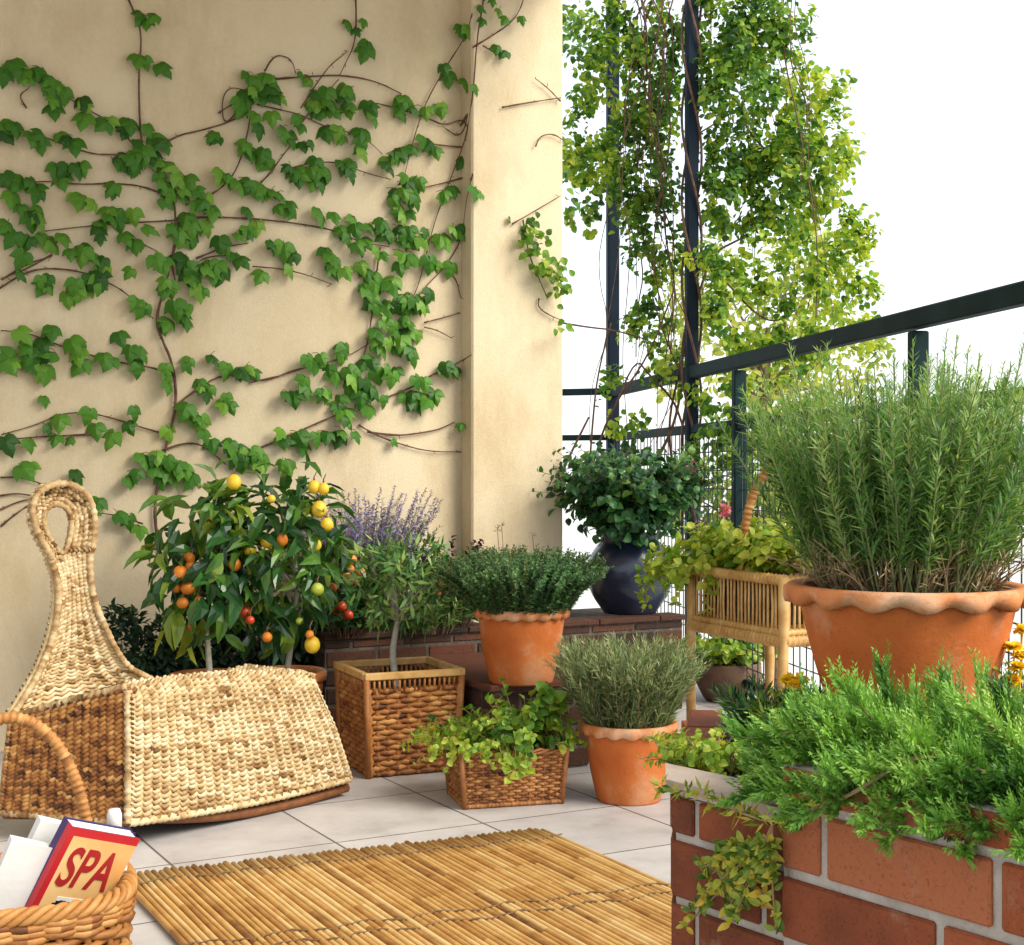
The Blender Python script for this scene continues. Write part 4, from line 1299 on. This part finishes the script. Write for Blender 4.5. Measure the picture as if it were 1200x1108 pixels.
for i, (px, Y, hgt, lab) in enumerate(((505, 5.55, .20, "low green tuft on the brick bed behind the olive tree"), (478, 5.62, .26, "leafy green clump on the brick bed between lavender and pillar"))):
    q = at(px, 730, Y); q.z = BZ - .014
    r = thing("leafy_clump", lab, "plant", q)
    S, L = MB(), MB()
    stemmy(S, L, q, .08, 60, hgt, 45, kite(.22), 26, .042, (.4, .3), .1, 50)
    S.build("stem", M["twig"], r); L.build("foliage", M["olive"], r, False)

# dark trough with a clipped hedge along the wall, behind the chair
hb = fl(262, 900); hb = WAL + d3 * ((hb - WAL).dot(d3)) + n3 * .24 + d3 * .13
r = thing("hedge_trough", "long dark trough of low dark green hedge along the wall behind the wicker chair", "hedge", hb)
m = MB(); m.cbox(hb + Z3 * .14, d3 * .45, n3 * .13, Z3 * .14, .006, .1); m.build("trough", M["glaze"], r, False)
L, S = MB(), MB()
for i in range(14):
    t = -.41 + .82 * i / 13
    c = hb + d3 * t + Z3 * (.37 + rnd.uniform(-.02, .02))
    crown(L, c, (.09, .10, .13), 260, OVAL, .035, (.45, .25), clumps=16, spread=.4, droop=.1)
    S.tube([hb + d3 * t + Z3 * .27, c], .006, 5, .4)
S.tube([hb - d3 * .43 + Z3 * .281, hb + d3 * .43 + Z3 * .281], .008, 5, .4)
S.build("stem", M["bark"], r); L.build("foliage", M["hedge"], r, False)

# ------------------------------------------------------------------ two citrus trees
def citrus(px_b, top, c_px, c_py, rx, ry, Y, n, fruits, label, stemtop):
    b = at(px_b, 800, Y); b.z = 0
    root = thing("citrus_tree", label, "citrus tree", b, "citrus trees in pots")
    zs_ = pot(root, b, .10, .145, .31, .035, .012)
    S, L = MB(), MB()
    st = at(stemtop[0], stemtop[1], Y)
    S.tube(smooth([b + Z3 * (zs_ - .02), b.lerp(st, .5) + Z3 * .15 + Vector((.004, 0, 0)), st], 2), np.linspace(.0115, .009, 9), 8, .5)
    c = at(c_px, c_py, Y); k = Y / F
    tips = crown(L, c, (rx * k, .20, ry * k), n, LANCE, .115, (.40, .28), clumps=22, spread=.45, droop=.55, fill=.3)
    branches(S, st, tips, .0055, wob=.04)
    S.build("trunk", M["pale_bark"], root); L.build("foliage", M["citrus"], root, False)
    for (px, py, mt, rr) in fruits:
        m = MB(); q = at(px, py, Y - rnd.uniform(.12, .19)); rr *= .0215
        m.sphere(q, rr, 18, 12, .5, (rnd.uniform(.94, 1.05), 1, rnd.uniform(.9, 1.12)))
        fr = m.build("fruit", M[mt], root)
        m = MB(); m.tube([q + Z3 * rr * .96, q + Z3 * (rr + .012), q + Vector((.006, .02, rr + .03))], [.004, .0022, .0018], 5, .5); m.build("stalk", M["bark"], fr)
O, Yl, Rd, Gr = "orange_fruit", "yellow_fruit", "red_fruit", "green_fruit"
citrus(247, 0, 238, 655, 60, 98, 4.98, 330, [(222,655,O,.9),(222,667,O,1),(211,673,O,1.1),(220,690,O,1.2),(214,708,O,.9),(245,620,O,1),(274,566,Yl,1.2),(250,672,Rd,.8),(225,735,Rd,.7),(233,705,O,.7),(207,690,O,.8)],
       "left citrus tree, with the cluster of orange fruits low on its left side", (236, 700))
citrus(334, 0, 330, 645, 68, 98, 5.06, 360, [(313,636,Yl,1.15),(293,646,Yl,1.0),(374,598,Yl,1.25),(383,616,Yl,1.0),(368,572,Yl,1.0),(379,574,Yl,.9),(366,757,Yl,1.25),(372,692,Gr,1),(351,729,Gr,.65),(275,663,O,1),(331,634,O,.9),(287,718,Rd,1),(293,728,Rd,.7),(370,640,Yl,.9),(318,586,Yl,.7),(313,748,O,.8),(363,745,O,.7)],
       "right citrus tree, with yellow lemons and the straight pale trunk nearer the square basket", (349, 690))

# ------------------------------------------------------------------ square basket with a small olive tree
N0 = fl(432, 914)
rx_, ly_ = Vector((.918, .397, 0)), Vector((-.397, .918, 0))
def quadring(c0, ra, la, z, rad=.0):
    return [c0, c0 + rx_ * ra, c0 + rx_ * ra + ly_ * la, c0 + ly_ * la]
bw = .31
cen = N0 + (rx_ + ly_) * (bw / 2)
r = thing("square_basket", "tall square woven basket holding the small olive tree", "basket", cen)
def sqcorner(i, j, z):
    k = (bw / 2) * (1 + .075 * z / .33)
    return Vector((cen.x, cen.y, z)) + rx_ * (i * k) + ly_ * (j * k)
BTOP = .292
m = MB()
for (a, b) in (((-1, -1), (1, -1)), ((-1, 1), (-1, -1)), ((1, -1), (1, 1)), ((1, 1), (-1, 1))):
    S_ = ruled([sqcorner(*a, .004), sqcorner(*b, .004)], [sqcorner(*a, BTOP), sqcorner(*b, BTOP)])
    weave(m, S_, 9, 17, .0098, .0055, mode="plain", tint=(.64, .18), flat=1.0, off=-.008)
for i, j in ((-1, -1), (1, -1), (1, 1), (-1, 1)):
    m.tube([sqcorner(i, j, .002) * 1.0, sqcorner(i, j, .325)], .011, 8, .5)
m.build("woven_body", M["wicker_red"], r)
m = MB()
for (a, b) in (((-1, -1), (1, -1)), ((-1, 1), (-1, -1)), ((1, -1), (1, 1)), ((1, 1), (-1, 1))):
    for k in range(19):
        t = (k + .5) / 19
        p0 = sqcorner(*a, BTOP - .01).lerp(sqcorner(*b, BTOP - .01), t); p1 = sqcorner(*a, .325).lerp(sqcorner(*b, .325), t)
        m.tube([p0, p1], .0045, 5, rnd.uniform(.4, .8))
m.build("stakes", M["wicker_red"], r)
m = MB()
for (a, b) in (((-1, -1), (1, -1)), ((-1, 1), (-1, -1)), ((1, -1), (1, 1)), ((1, 1), (-1, 1))):
    p0, p1 = sqcorner(*a, .334), sqcorner(*b, .334)
    dr = (p1 - p0).normalized(); sd_ = Vector((dr.y, -dr.x, 0))
    m.cbox((p0 + p1) / 2 - dr * .006, dr * ((p1 - p0).length / 2 + .001), sd_ * .011, Z3 * .012, .003, .8)
m.build("rim", M["rattan"], r, False)
m = MB(); m.prism([tuple(sqcorner(i, j, .2) * .0 + (Vector((cen.x, cen.y, 0)) + rx_ * (i * bw * .45) + ly_ * (j * bw * .45)))[:2] for i, j in ((-1, -1), (1, -1), (1, 1), (-1, 1))], .02, .262); m.build("soil", M["soil"], r, False)
ob = cen + Z3 * .262
r = thing("olive_tree", "small olive tree with a thin bare trunk growing in the square basket", "olive tree", ob)
S, L = MB(), MB()
Yo = cen.y
st = at(466, 728, Yo)
S.tube(smooth([ob - Z3 * .03, at(459, 770, Yo), at(463, 745, Yo), st], 2), np.linspace(.0125, .009, 13), 8, .5)
c = at(470, 680, Yo); k = Yo / F
tips = crown(L, c, (60 * k, .17, 60 * k), 1450, kite(.26), .052, (.5, .28), clumps=26, spread=.34, droop=.1, fill=.25)
branches(S, st, tips[:22], .006, wob=.04)
S.build("trunk", M["pale_bark"], r); L.build("foliage", M["olive"], r, False)

# ------------------------------------------------------------------ low rectangular basket with pale green leaves
Q0 = fl(545, 950); Q1 = fl(658, 943)
qx = (Q1 - Q0); ql = qx.length; qx.normalize(); qy = Vector((-qx.y, qx.x, 0)); qd = .21
qc = Q0 + qx * ql / 2 + qy * qd / 2
r = thing("low_basket", "low rectangular brown wicker basket full of lime green leaves", "basket", qc)
def qcorner(i, j, z):
    f_ = 1 + .10 * z / .17
    return Vector((qc.x, qc.y, z)) + qx * (i * ql / 2 * f_) + qy * (j * qd / 2 * f_)
m = MB()
for (a, b, nn_) in (((-1, -1), (1, -1), 15), ((-1, 1), (-1, -1), 10), ((1, -1), (1, 1), 10), ((1, 1), (-1, 1), 15)):
    S_ = ruled([qcorner(*a, .006), qcorner(*b, .006)], [qcorner(*a, .158), qcorner(*b, .158)])
    weave(m, S_, nn_, 17, .0054, .004, mode="plain", tint=(.52, .2), off=-.005, sides=5)
for i, j in ((-1, -1), (1, -1), (1, 1), (-1, 1)): m.tube([qcorner(i, j, .0), qcorner(i, j, .165)], .008, 8, .5)
m.build("woven_body", M["wicker_brown"], r)
m = MB()
for k_ in range(3):
    pts = []
    loop = [qcorner(-1, -1, .163), qcorner(1, -1, .163), qcorner(1, 1, .163), qcorner(-1, 1, .163)]
    for s_ in range(4):
        a, b = loop[s_], loop[(s_ + 1) % 4]
        for i in range(24):
            t = i / 24; ph = (s_ * 24 + i) * .8 + k_ * 2.09
            pts.append(a.lerp(b, t) + Z3 * (.006 * math.sin(ph)) + (a.lerp(b, t) - Vector((qc.x, qc.y, .163))).normalized() * (.006 * math.cos(ph)))
    m.tube(pts, .0048, 5, .6, closed=True)
for (a, b) in (((-1, -1), (1, -1)), ((-1, 1), (-1, -1))): rope(m, [qcorner(*a, .008), qcorner(*b, .008)], .007, .55, .012)
m.build("rim", M["wicker_brown"], r)
m = MB(); m.prism([tuple(Vector((qc.x, qc.y, 0)) + qx * (i * ql * .44) + qy * (j * qd * .42))[:2] for i, j in ((-1, -1), (1, -1), (1, 1), (-1, 1))], .015, .135); m.build("soil", M["soil"], r, False)
pb = qc + Z3 * .135
r = thing("lime_leaved_plant", "lime green leafy plant spilling over the low rectangular basket", "plant", pb)
S, L = MB(), MB()
stemmy(S, L, pb, .11, 60, .17, 62, OVALW, 11, .034, (.5, .25), .3, 70, sr=.0018, droop=.5, ell=(1.2, .7))
stemmy(S, L, pb - qx * .12, .06, 44, .18, 75, OVALW, 12, .026, (.62, .22), .25, 70, sr=.0014, droop=1.1)
stemmy(S, L, pb + qx * .08 + qy * .02, .05, 22, .20, 40, OVALW, 9, .046, (.42, .2), .3, 65, sr=.002)
for k_ in range(3):                                           # shoot with big leaves, top right
    a = at(632 + 10 * k_, 860, 4.42); b = at(640 + 8 * k_, 815 + 8 * k_, 4.40)
    S.tube([a, a.lerp(b, .5) + Vector((.008, 0, 0)), b], .002, 5, .5)
    for t in (.35, .5, .65, .8, 1, 1, 1): L.leaves(OVALW, [tuple(a.lerp(b, t))], rdir(1) + np.array([0, -.3, .4]), np.array([[.2, -.6, .8]]) + rdir(1) * .4, rnd.uniform(.04, .055), rnd.uniform(.25, .5))
for k_ in range(5):                                           # runners hanging over the front
    a = at(585 + 9 * k_, 880, 4.27); b = at(590 + 9 * k_ + rnd.uniform(-8, 8), 905 + rnd.uniform(-6, 10), 4.262)
    S.tube([pb + Z3 * .03, a + Z3 * .01, b], .0013, 4, .5)
    for t in np.linspace(.1, 1, 7): L.leaves(OVALW, [tuple(a.lerp(b, t))], rdir(1) * .8 + np.array([0, -.5, -.4]), np.array([[.2, -.9, .5]]) + rdir(1) * .3, rnd.uniform(.022, .032), rnd.uniform(.55, .9))
S.build("stem", M["twig"], r); L.build("foliage", M["lime"], r, False)

# ------------------------------------------------------------------ thyme pot on the step
tc_ = at(611, 800, 4.85); tc_.z = SZ
r = thing("thyme_pot", "terracotta pot with a dense dark green herb mound standing on the brick step", "potted herb", tc_)
zz = pot(r, tc_, .106, .160, .250, .030, .014, .006, 18)
S, L = MB(), MB()
stemmy(S, L, tc_ + Z3 * zz, .15, 950, .23, 44, SMALL, 56, .018, (.48, .28), .1, 58, sr=.001, hv=.16, droop=.12)
S.build("stem", M["twig"], r); L.build("foliage", M["thyme"], r, False)
m = MB()
for (px, py) in ((588, 618), (583, 622), (624, 628)):
    m = MB()
    q = at(px, py, 4.85); m.tube([at(px + 2, 650, 4.85), q], .0009, 4, .5)
    m.leaves(NEED, np.tile(tuple(q), (8, 1)), rdir(8) + np.array([0, 0, .3]), rdir(8), .02, .3)
    m.build("flower_stalk", M["plum"], r, False)

# ------------------------------------------------------------------ lavender pot on the floor
lc = fl(737, 938); 
r = thing("lavender_pot", "terracotta pot of feathery grey green lavender standing on the floor tiles", "potted herb", lc)
zz = pot(r, lc, .098, .150, .240, .030, .013, .006, 16)
S, L = MB(), MB()
stemmy(S, L, lc + Z3 * zz, .115, 560, .27, 31, kite(.12), 50, .042, (.52, .3), .05, 38, sr=.0012, hv=.2, droop=.12)
S.build("stem", M["twig"], r); L.build("foliage", M["lavender"], r, False)

# ------------------------------------------------------------------ dark glazed vase with a green bush, on the bed
vc = at(738, 722, 6.21); vc.z = BZ
r = thing("dark_vase", "round dark blue glazed vase with a bushy green plant, on the brick bed", "vase", vc)
m = MB()
prof = [(.06, .0), (.112, .0), (.118, .012)]
for i in range(1, 15):
    t = i / 14
    prof.append((.116 + .074 * math.sin(math.pi * min(1, t * .94 + .02) ** 1.05) - .004 * t, .012 + .30 * t))
prof += [(.125, .325), (.130, .338), (.118, .340), (.110, .31)]
m.lathe(prof, vc, 56, .5, lambda i, th, r_, z: (r_ + (.0016 * math.sin(z * 260) if 3 < i < 17 else 0), z))
m.build("vase_body", M["glaze"], r)
m = MB(); m.lathe([(0, .318), (.113, .312), (0, .28)], vc, 20); m.build("soil", M["soil"], r)
S, L = MB(), MB()
stemmy(S, L, vc + Z3 * .31, .11, 150, .44, 46, OVALW, 20, .048, (.42, .26), .12, 62, sr=.0022, droop=.6)
crown(L, vc + Z3 * .49 + Vector((-.02, -.04, 0)), (.28, .20, .20), 800, OVALW, .048, (.4, .25), clumps=24, spread=.4, droop=.4)
S.build("stem", M["bark"], r); L.build("foliage", M["bush"], r, False)

# ------------------------------------------------------------------ wicker plant stand with a hoop
G1 = Vector((.842 / 1.0, 4.5, 0)); G1 = at(918, 555, 4.5); G1.z = 0
G0 = at(810, 555, 5.0); G0.z = 0
gx = (G0 - G1); gl = gx.length; gx.normalize(); gy = Vector((.876, .482, 0)); gd = .34
r = thing("plant_stand", "honey rattan plant stand with tall legs and a hoop handle by the railing", "plant stand", (G0 + G1) / 2 + gy * gd / 2)
TZ, BZ2 = .665, .475
cs = [G1, G1 + gx * gl, G1 + gx * gl + gy * gd, G1 + gy * gd]
for c in cs:
    m = MB(); m.tube([c + Z3 * (TZ + .01) * i / 8 + Vector((rnd.uniform(-.002, .002), rnd.uniform(-.002, .002), 0)) * (0 < i < 8) for i in range(9)], [.0165 + (.002 if i % 3 == 1 else 0) for i in range(9)], 10, .6); m.build("leg", M["rattan"], r)
m = MB()
for i in range(4):
    a, b = cs[i], cs[(i + 1) % 4]
    for z, rr in ((TZ, .017), (BZ2, .020), (BZ2 + .025, .012)): rope(m, [a + Z3 * z, b + Z3 * z], rr, .65, .02, sides=7)
    dr = (b - a).normalized(); o_ = Vector((dr.y, -dr.x, 0))
    for j in range(6):
        z = BZ2 + .05 + .020 * j + .01
    n_ = int((b - a).length / .021)
    for k_ in range(n_ + 1):
        t = k_ / n_
        m.tube([a.lerp(b, t) + Z3 * (BZ2 + .01), a.lerp(b, t) + Z3 * (BZ2 + .1) + o_ * rnd.uniform(-.004, .004), a.lerp(b, t) + Z3 * TZ], .0046, 5, rnd.uniform(.3, .9))
m.build("basket_frame", M["rattan"], r)
m = MB(); m.prism([(v.x, v.y) for v in (cs[0].lerp(cs[2], .05), cs[1].lerp(cs[3], .05), cs[2].lerp(cs[0], .05), cs[3].lerp(cs[1], .05))], BZ2 + .03, BZ2 + .045); m.build("shelf", M["wicker_honey"], r, False)
m = MB()
ha, hb_ = at(870, 640, 4.74), at(972, 650, 4.66)
ha.z = hb_.z = TZ
hp = [ha - Z3 * .12]
for i in range(21):
    th = math.pi * i / 20
    q = ha.lerp(hb_, .5 - .5 * math.cos(th)); q.z = TZ + .365 * math.sin(th) ** .8
    hp.append(q)
hp.append(hb_ - Z3 * .12)
rope(m, smooth(hp, 1), .014, .6, .018, sides=8); m.build("hoop_handle", M["wicker_honey"], r)
sb = (cs[0] + cs[2]) / 2 + Z3 * (BZ2 + .045)
pr = thing("stand_plant", "yellow green leafy plant in the basket of the rattan stand", "plant", sb)
m = MB(); m.prism([(v.x, v.y) for v in (cs[0].lerp(cs[2], .08), cs[1].lerp(cs[3], .08), cs[2].lerp(cs[0], .08), cs[3].lerp(cs[1], .08))], BZ2 + .045, BZ2 + .15); m.build("soil", M["soil"], pr, False)
S, L = MB(), MB()
for t in np.linspace(.12, .9, 6):
    stemmy(S, L, G1 + gx * (gl * t) + gy * .14 + Z3 * (BZ2 + .15), .07, 34, .20, 36, OVALW, 13, .055, (.76, .22), .25, 60, sr=.002, droop=.45)
stemmy(S, L, G0 + gy * .05 + Z3 * (TZ - .04), .05, 26, .24, 90, OVALW, 14, .042, (.7, .2), .2, 60, sr=.0016, droop=1.6, azr=(2.2, 5.0))
S.build("stem", M["twig"], pr); L.build("foliage", M["lime"], pr, False)

# bowl under the stand
bc_ = fl(850, 822)
r = thing("low_bowl", "low brown bowl of green leaves on the floor behind the rattan stand", "bowl", bc_)
m = MB(); m.lathe([(.05, 0), (.085, 0), (.10, .02), (.135, .09), (.150, .16), (.146, .17), (.132, .155), (.05, .12)], bc_, 36); m.build("bowl_body", plain("brown_clay", [(.10, .055, .035), (.17, .10, .065)], 10, .8, .2), r)
S, L = MB(), MB()
stemmy(S, L, bc_ + Z3 * .13, .10, 60, .20, 55, OVALW, 13, .045, (.5, .25), .2, 60, droop=.6)
S.build("stem", M["twig"], r); L.build("foliage", M["lime"], r, False)

# ------------------------------------------------------------------ big scalloped pot with rosemary, standing in the planter
rc = at(1062, 685, 1.95); rc.z = SOILZ
r = thing("rosemary_pot", "large terracotta pot with a wavy rim holding a tall rosemary bush", "potted herb", rc)
PH = .226
zz = pot(r, rc, .082, .160, PH, .020, .016, .0085, 15, th=.011, seg=96)
S, L, D_ = MB(), MB(), MB()
stemmy(S, L, rc + Z3 * zz, .105, 250, .285, 28, kite(.125), 170, .028, (.55, .28), .20, 52, sr=.0017, hv=.22, curve=-.1, taper=.45)
stemmy(S, L, rc + Z3 * zz, .09, 40, .335, 20, kite(.11), 150, .026, (.62, .25), .3, 44, sr=.0016, hv=.15, curve=-.3, taper=.55)
S.build("stem", M["green_stem"], r); L.build("foliage", M["rosemary"], r, False)
stemmy(D_, D_, rc + Z3 * zz, .115, 130, .10, 60, kite(.10), 12, .022, (.6, .35), .2, 60, sr=.0012)
D_.build("dry_twigs", M["twig"], r, False)

# ------------------------------------------------------------------ junipers and other planting in the brick planter
def juniper(base, n, L0_, az, label, up=(.35, .8), tm=.5, sc=1.0):
    """low juniper: arching shoots set with feathery sprays of scale leaves"""
    base = Vector(base)
    root = thing("juniper", label, "juniper", base, "junipers in the brick planter")
    S, L = MB(), MB()
    for _ in range(n):
        a = R(rnd.uniform(*az)); le = rnd.uniform(*up)
        Ls = L0_ * rnd.uniform(.5, 1.1)
        hd = Vector((math.cos(a), math.sin(a), 0))
        if hd.dot(q3) < -.25: le = max(le, .2) + .62        # shoots towards the brick front arch over its edge
        P = [base + hd * rnd.uniform(0, .06)]
        el = le
        for i in range(8):
            P.append(P[-1] + (hd * math.cos(el) + Z3 * math.sin(el)) * (Ls / 8)); el += rnd.uniform(-.10, .20) if hd.dot(q3) > -.25 else rnd.uniform(-.29, .0)
        S.tube(P, np.linspace(.0026, .0009, 9), 4, .5, caps=False)
        tb = rnd.gauss(tm, .15)
        for i in range(1, 9):
            for _k in range(9):
                q0 = P[i - 1].lerp(P[i], rnd.random())
                ax = (P[i] - P[i - 1]).normalized()
                sd_ = Vector(tuple(rdir(1)[0])); sd_ = (sd_ - ax * sd_.dot(ax)).normalized()
                dv = (ax * rnd.uniform(.7, 1.2) + sd_ * rnd.uniform(.35, .8) + Z3 * .35).normalized()
                sl_ = rnd.uniform(.022, .046) * sc * (1.15 - .4 * i / 8)
                m_ = 16
                tt = np.linspace(0.0, 1, m_)
                bend = np.outer(tt ** 2 * sl_ * .25, np.array([0, 0, 1.0]))
                pos = np.array(tuple(q0)) + np.outer(tt * sl_, np.array(tuple(dv))) + bend
                flat = np.array(tuple(dv.cross(Vector(tuple(rdir(1)[0]))).normalized()))
                sg = np.where(np.arange(m_) % 2 == 0, 1.0, -1.0)[:, None]
                rad = flat[None, :] * sg + rdir(m_) * .45
                Dd = np.array(tuple(dv)) * 1.0 + rad * .55
                L.leaves(kite(.34), pos, Dd, rdir(m_), .0105 * sc * (1.1 - .55 * tt), np.clip(tb + .15 * (tt - .4) + rng.normal(0, .08, m_), 0, 1))
    S.build("stem", M["twig"], root); L.build("foliage", M["juniper"], root, False)
    return root
def planter_pt(s_, k_): return Vector((pp(s_, k_).x, pp(s_, k_).y, SOILZ))
juniper(planter_pt(.235, .135), 56, .165, (100, 230), "juniper at the corner of the brick planter, nearest the pale coping", (.05, .6), .52)
juniper(planter_pt(.31, .145), 76, .20, (60, 250), "juniper in front of the scalloped terracotta pot", (.1, .72), .58)
juniper(planter_pt(.42, .145), 76, .19, (20, 260), "juniper below the right rim of the scalloped pot, second from the picture's right edge", (.1, .72), .52)
juniper(planter_pt(.50, .135), 70, .18, (0, 270), "darker juniper at the picture's right edge in the brick planter", (.1, .75), .42)
juniper(planter_pt(.25, .24), 30, .13, (70, 180), "pale juniper behind the planter corner, left of the scalloped pot", (.3, .9), .62)

# long bare shoot arching over the brick front
r = thing("trailing_shoot", "tan bare shoot arching along the front edge of the planter", "shoot", planter_pt(.40, .12))
pts = [(1135, 898, 1.46), (1112, 889, 1.40), (1085, 886, 1.37), (1050, 898, 1.365), (1010, 925, 1.385), (970, 945, 1.41), (935, 958, 1.445), (905, 965, 1.475), (870, 955, 1.515), (838, 938, 1.56), (805, 928, 1.60), (772, 925, 1.65)]
P = smooth([at(*p) for p in pts], 2)
m = MB(); m.tube([planter_pt(.42, .16)] + P, np.linspace(.0026, .0011, len(P) + 1) * (1 + .12 * rng.normal(size=len(P) + 1)), 6, .75); m.build("stem", M["twig"], r)
L = MB()
for i in range(len(P)):
    if i > len(P) * .45:
        for _ in range(6):
            q = P[i] + Vector(tuple(rdir(1)[0])) * .006
            L.leaves(kite(.3), [tuple(q)], rdir(1) + np.array([-.4, -.3, .3]), rdir(1), rnd.uniform(.012, .022), min(1, max(0, rnd.gauss(.6, .25))))
L.build("leaves", M["variegated"], r, False)

# variegated plant hanging against the brick pier
vb = at(880, 990, 1.50)
r = thing("variegated_trailer", "small yellow edged trailing plant hanging against the brown brick pier", "plant", at(905, 966, 1.475))
S, L = MB(), MB()
root_pt = at(905, 966, 1.476)
for k_ in range(26):
    ex, ey = rnd.gauss(858, 32), rnd.gauss(1038, 30)
    ex = min(910, max(805, ex)); ey = min(1092, max(992, ey))
    Yw = lambda px: (lambda k: (1.65 * .588 + .1747 * .809) / (.588 + .809 * k))((px - CX) / F)
    off = -rnd.uniform(.008, .03)
    a, mid, b = root_pt, at(896, 1000, Yw(896) - .02), at(ex, ey, Yw(ex) + off)
    P = smooth([a, a.lerp(mid, .8) + Vector((rnd.uniform(-.006, .006), -.006, 0)), mid.lerp(b, .5) + Vector((0, -.008, .008)), b], 2)
    S.tube(P, .0011, 4, .6, caps=False)
    for q in P[5:]:
        for _ in range(2):
            L.leaves(OVAL, [tuple(q + Vector(tuple(rdir(1)[0])) * .003)], rdir(1) + np.array([-.3, -.4, .1]), rdir(1) * .6 + np.array([0, -1, .4]), rnd.uniform(.010, .017), min(1, max(0, rnd.gauss(.5, .3))))
S.build("stem", M["twig"], r); L.build("leaves", M["variegated"], r, False)

# pale trailing plant on the far corner of the pier, dark lanceolate plant and marigolds behind
q = PL0 + fd * .17 + Vector((.052, 0, SOILZ))
r = thing("pale_trailer", "yellow green small leaved plant spilling over the far corner of the planter", "plant", q)
S, L = MB(), MB()
stemmy(S, L, q, .045, 60, .06, 60, OVALW, 11, .015, (.72, .2), .1, 65, sr=.001, droop=.6)
S.build("stem", M["twig"], r); L.build("foliage", M["lime"], r, False)
q = PL0 + fd * .38 + Vector((.13, 0, SOILZ))
r = thing("lance_leaved_plant", "dark green narrow leaved plant left of the scalloped pot", "plant", q)
S, L = MB(), MB()
stemmy(S, L, q, .05, 60, .075, 40, kite(.2), 22, .032, (.55, .25), .1, 42, sr=.0014)
S.build("stem", M["twig"], r); L.build("foliage", M["bush"], r, False)
def marigold(q, hgt, flowers, label):
    r = thing("marigold", label, "marigold", q, "yellow marigolds in the planter")
    S, L = MB(), MB()
    stemmy(S, L, q, .03, 24, hgt * .85, 40, kite(.25), 16, .032, (.6, .2), .1, 50, sr=.0013)
    S.build("stem", M["twig"], r); L.build("foliage", M["lime"], r, False)
    for fp in flowers:
        m = MB(); n_ = 46
        dd = rdir(n_); dd[:, 2] = np.abs(dd[:, 2]) * .7; dd[:, 1] -= .2
        m.leaves(OVALW, np.tile(tuple(fp), (n_, 1)), dd, np.array([0, -.2, 1.0]) + rdir(n_) * .3, .014 * rng.uniform(.7, 1.1, n_), rng.uniform(0, 1, n_))
        m.tube([q, Vector(q).lerp(fp, .6) + Vector((.004, 0, 0)), fp], .0012, 4, .3)
        m.build("flower", M["yellow"], r, False)
q = PL0 + fd * .30 + Vector((.15, 0, SOILZ))
marigold(q, .085, [at(931, 806, 1.93), at(925, 800, 1.95), at(937, 800, 1.95)], "yellow marigold between the rattan stand and the scalloped pot")
q = rc + Vector((.13, -.02, 0)); q.z = SOILZ
marigold(q, .15, [at(1188, 762, 1.87), at(1192, 785, 1.86), at(1186, 800, 1.87), at(1197, 772, 1.88), at(1198, 742, 1.9)], "yellow marigold at the picture's right edge beside the scalloped pot")
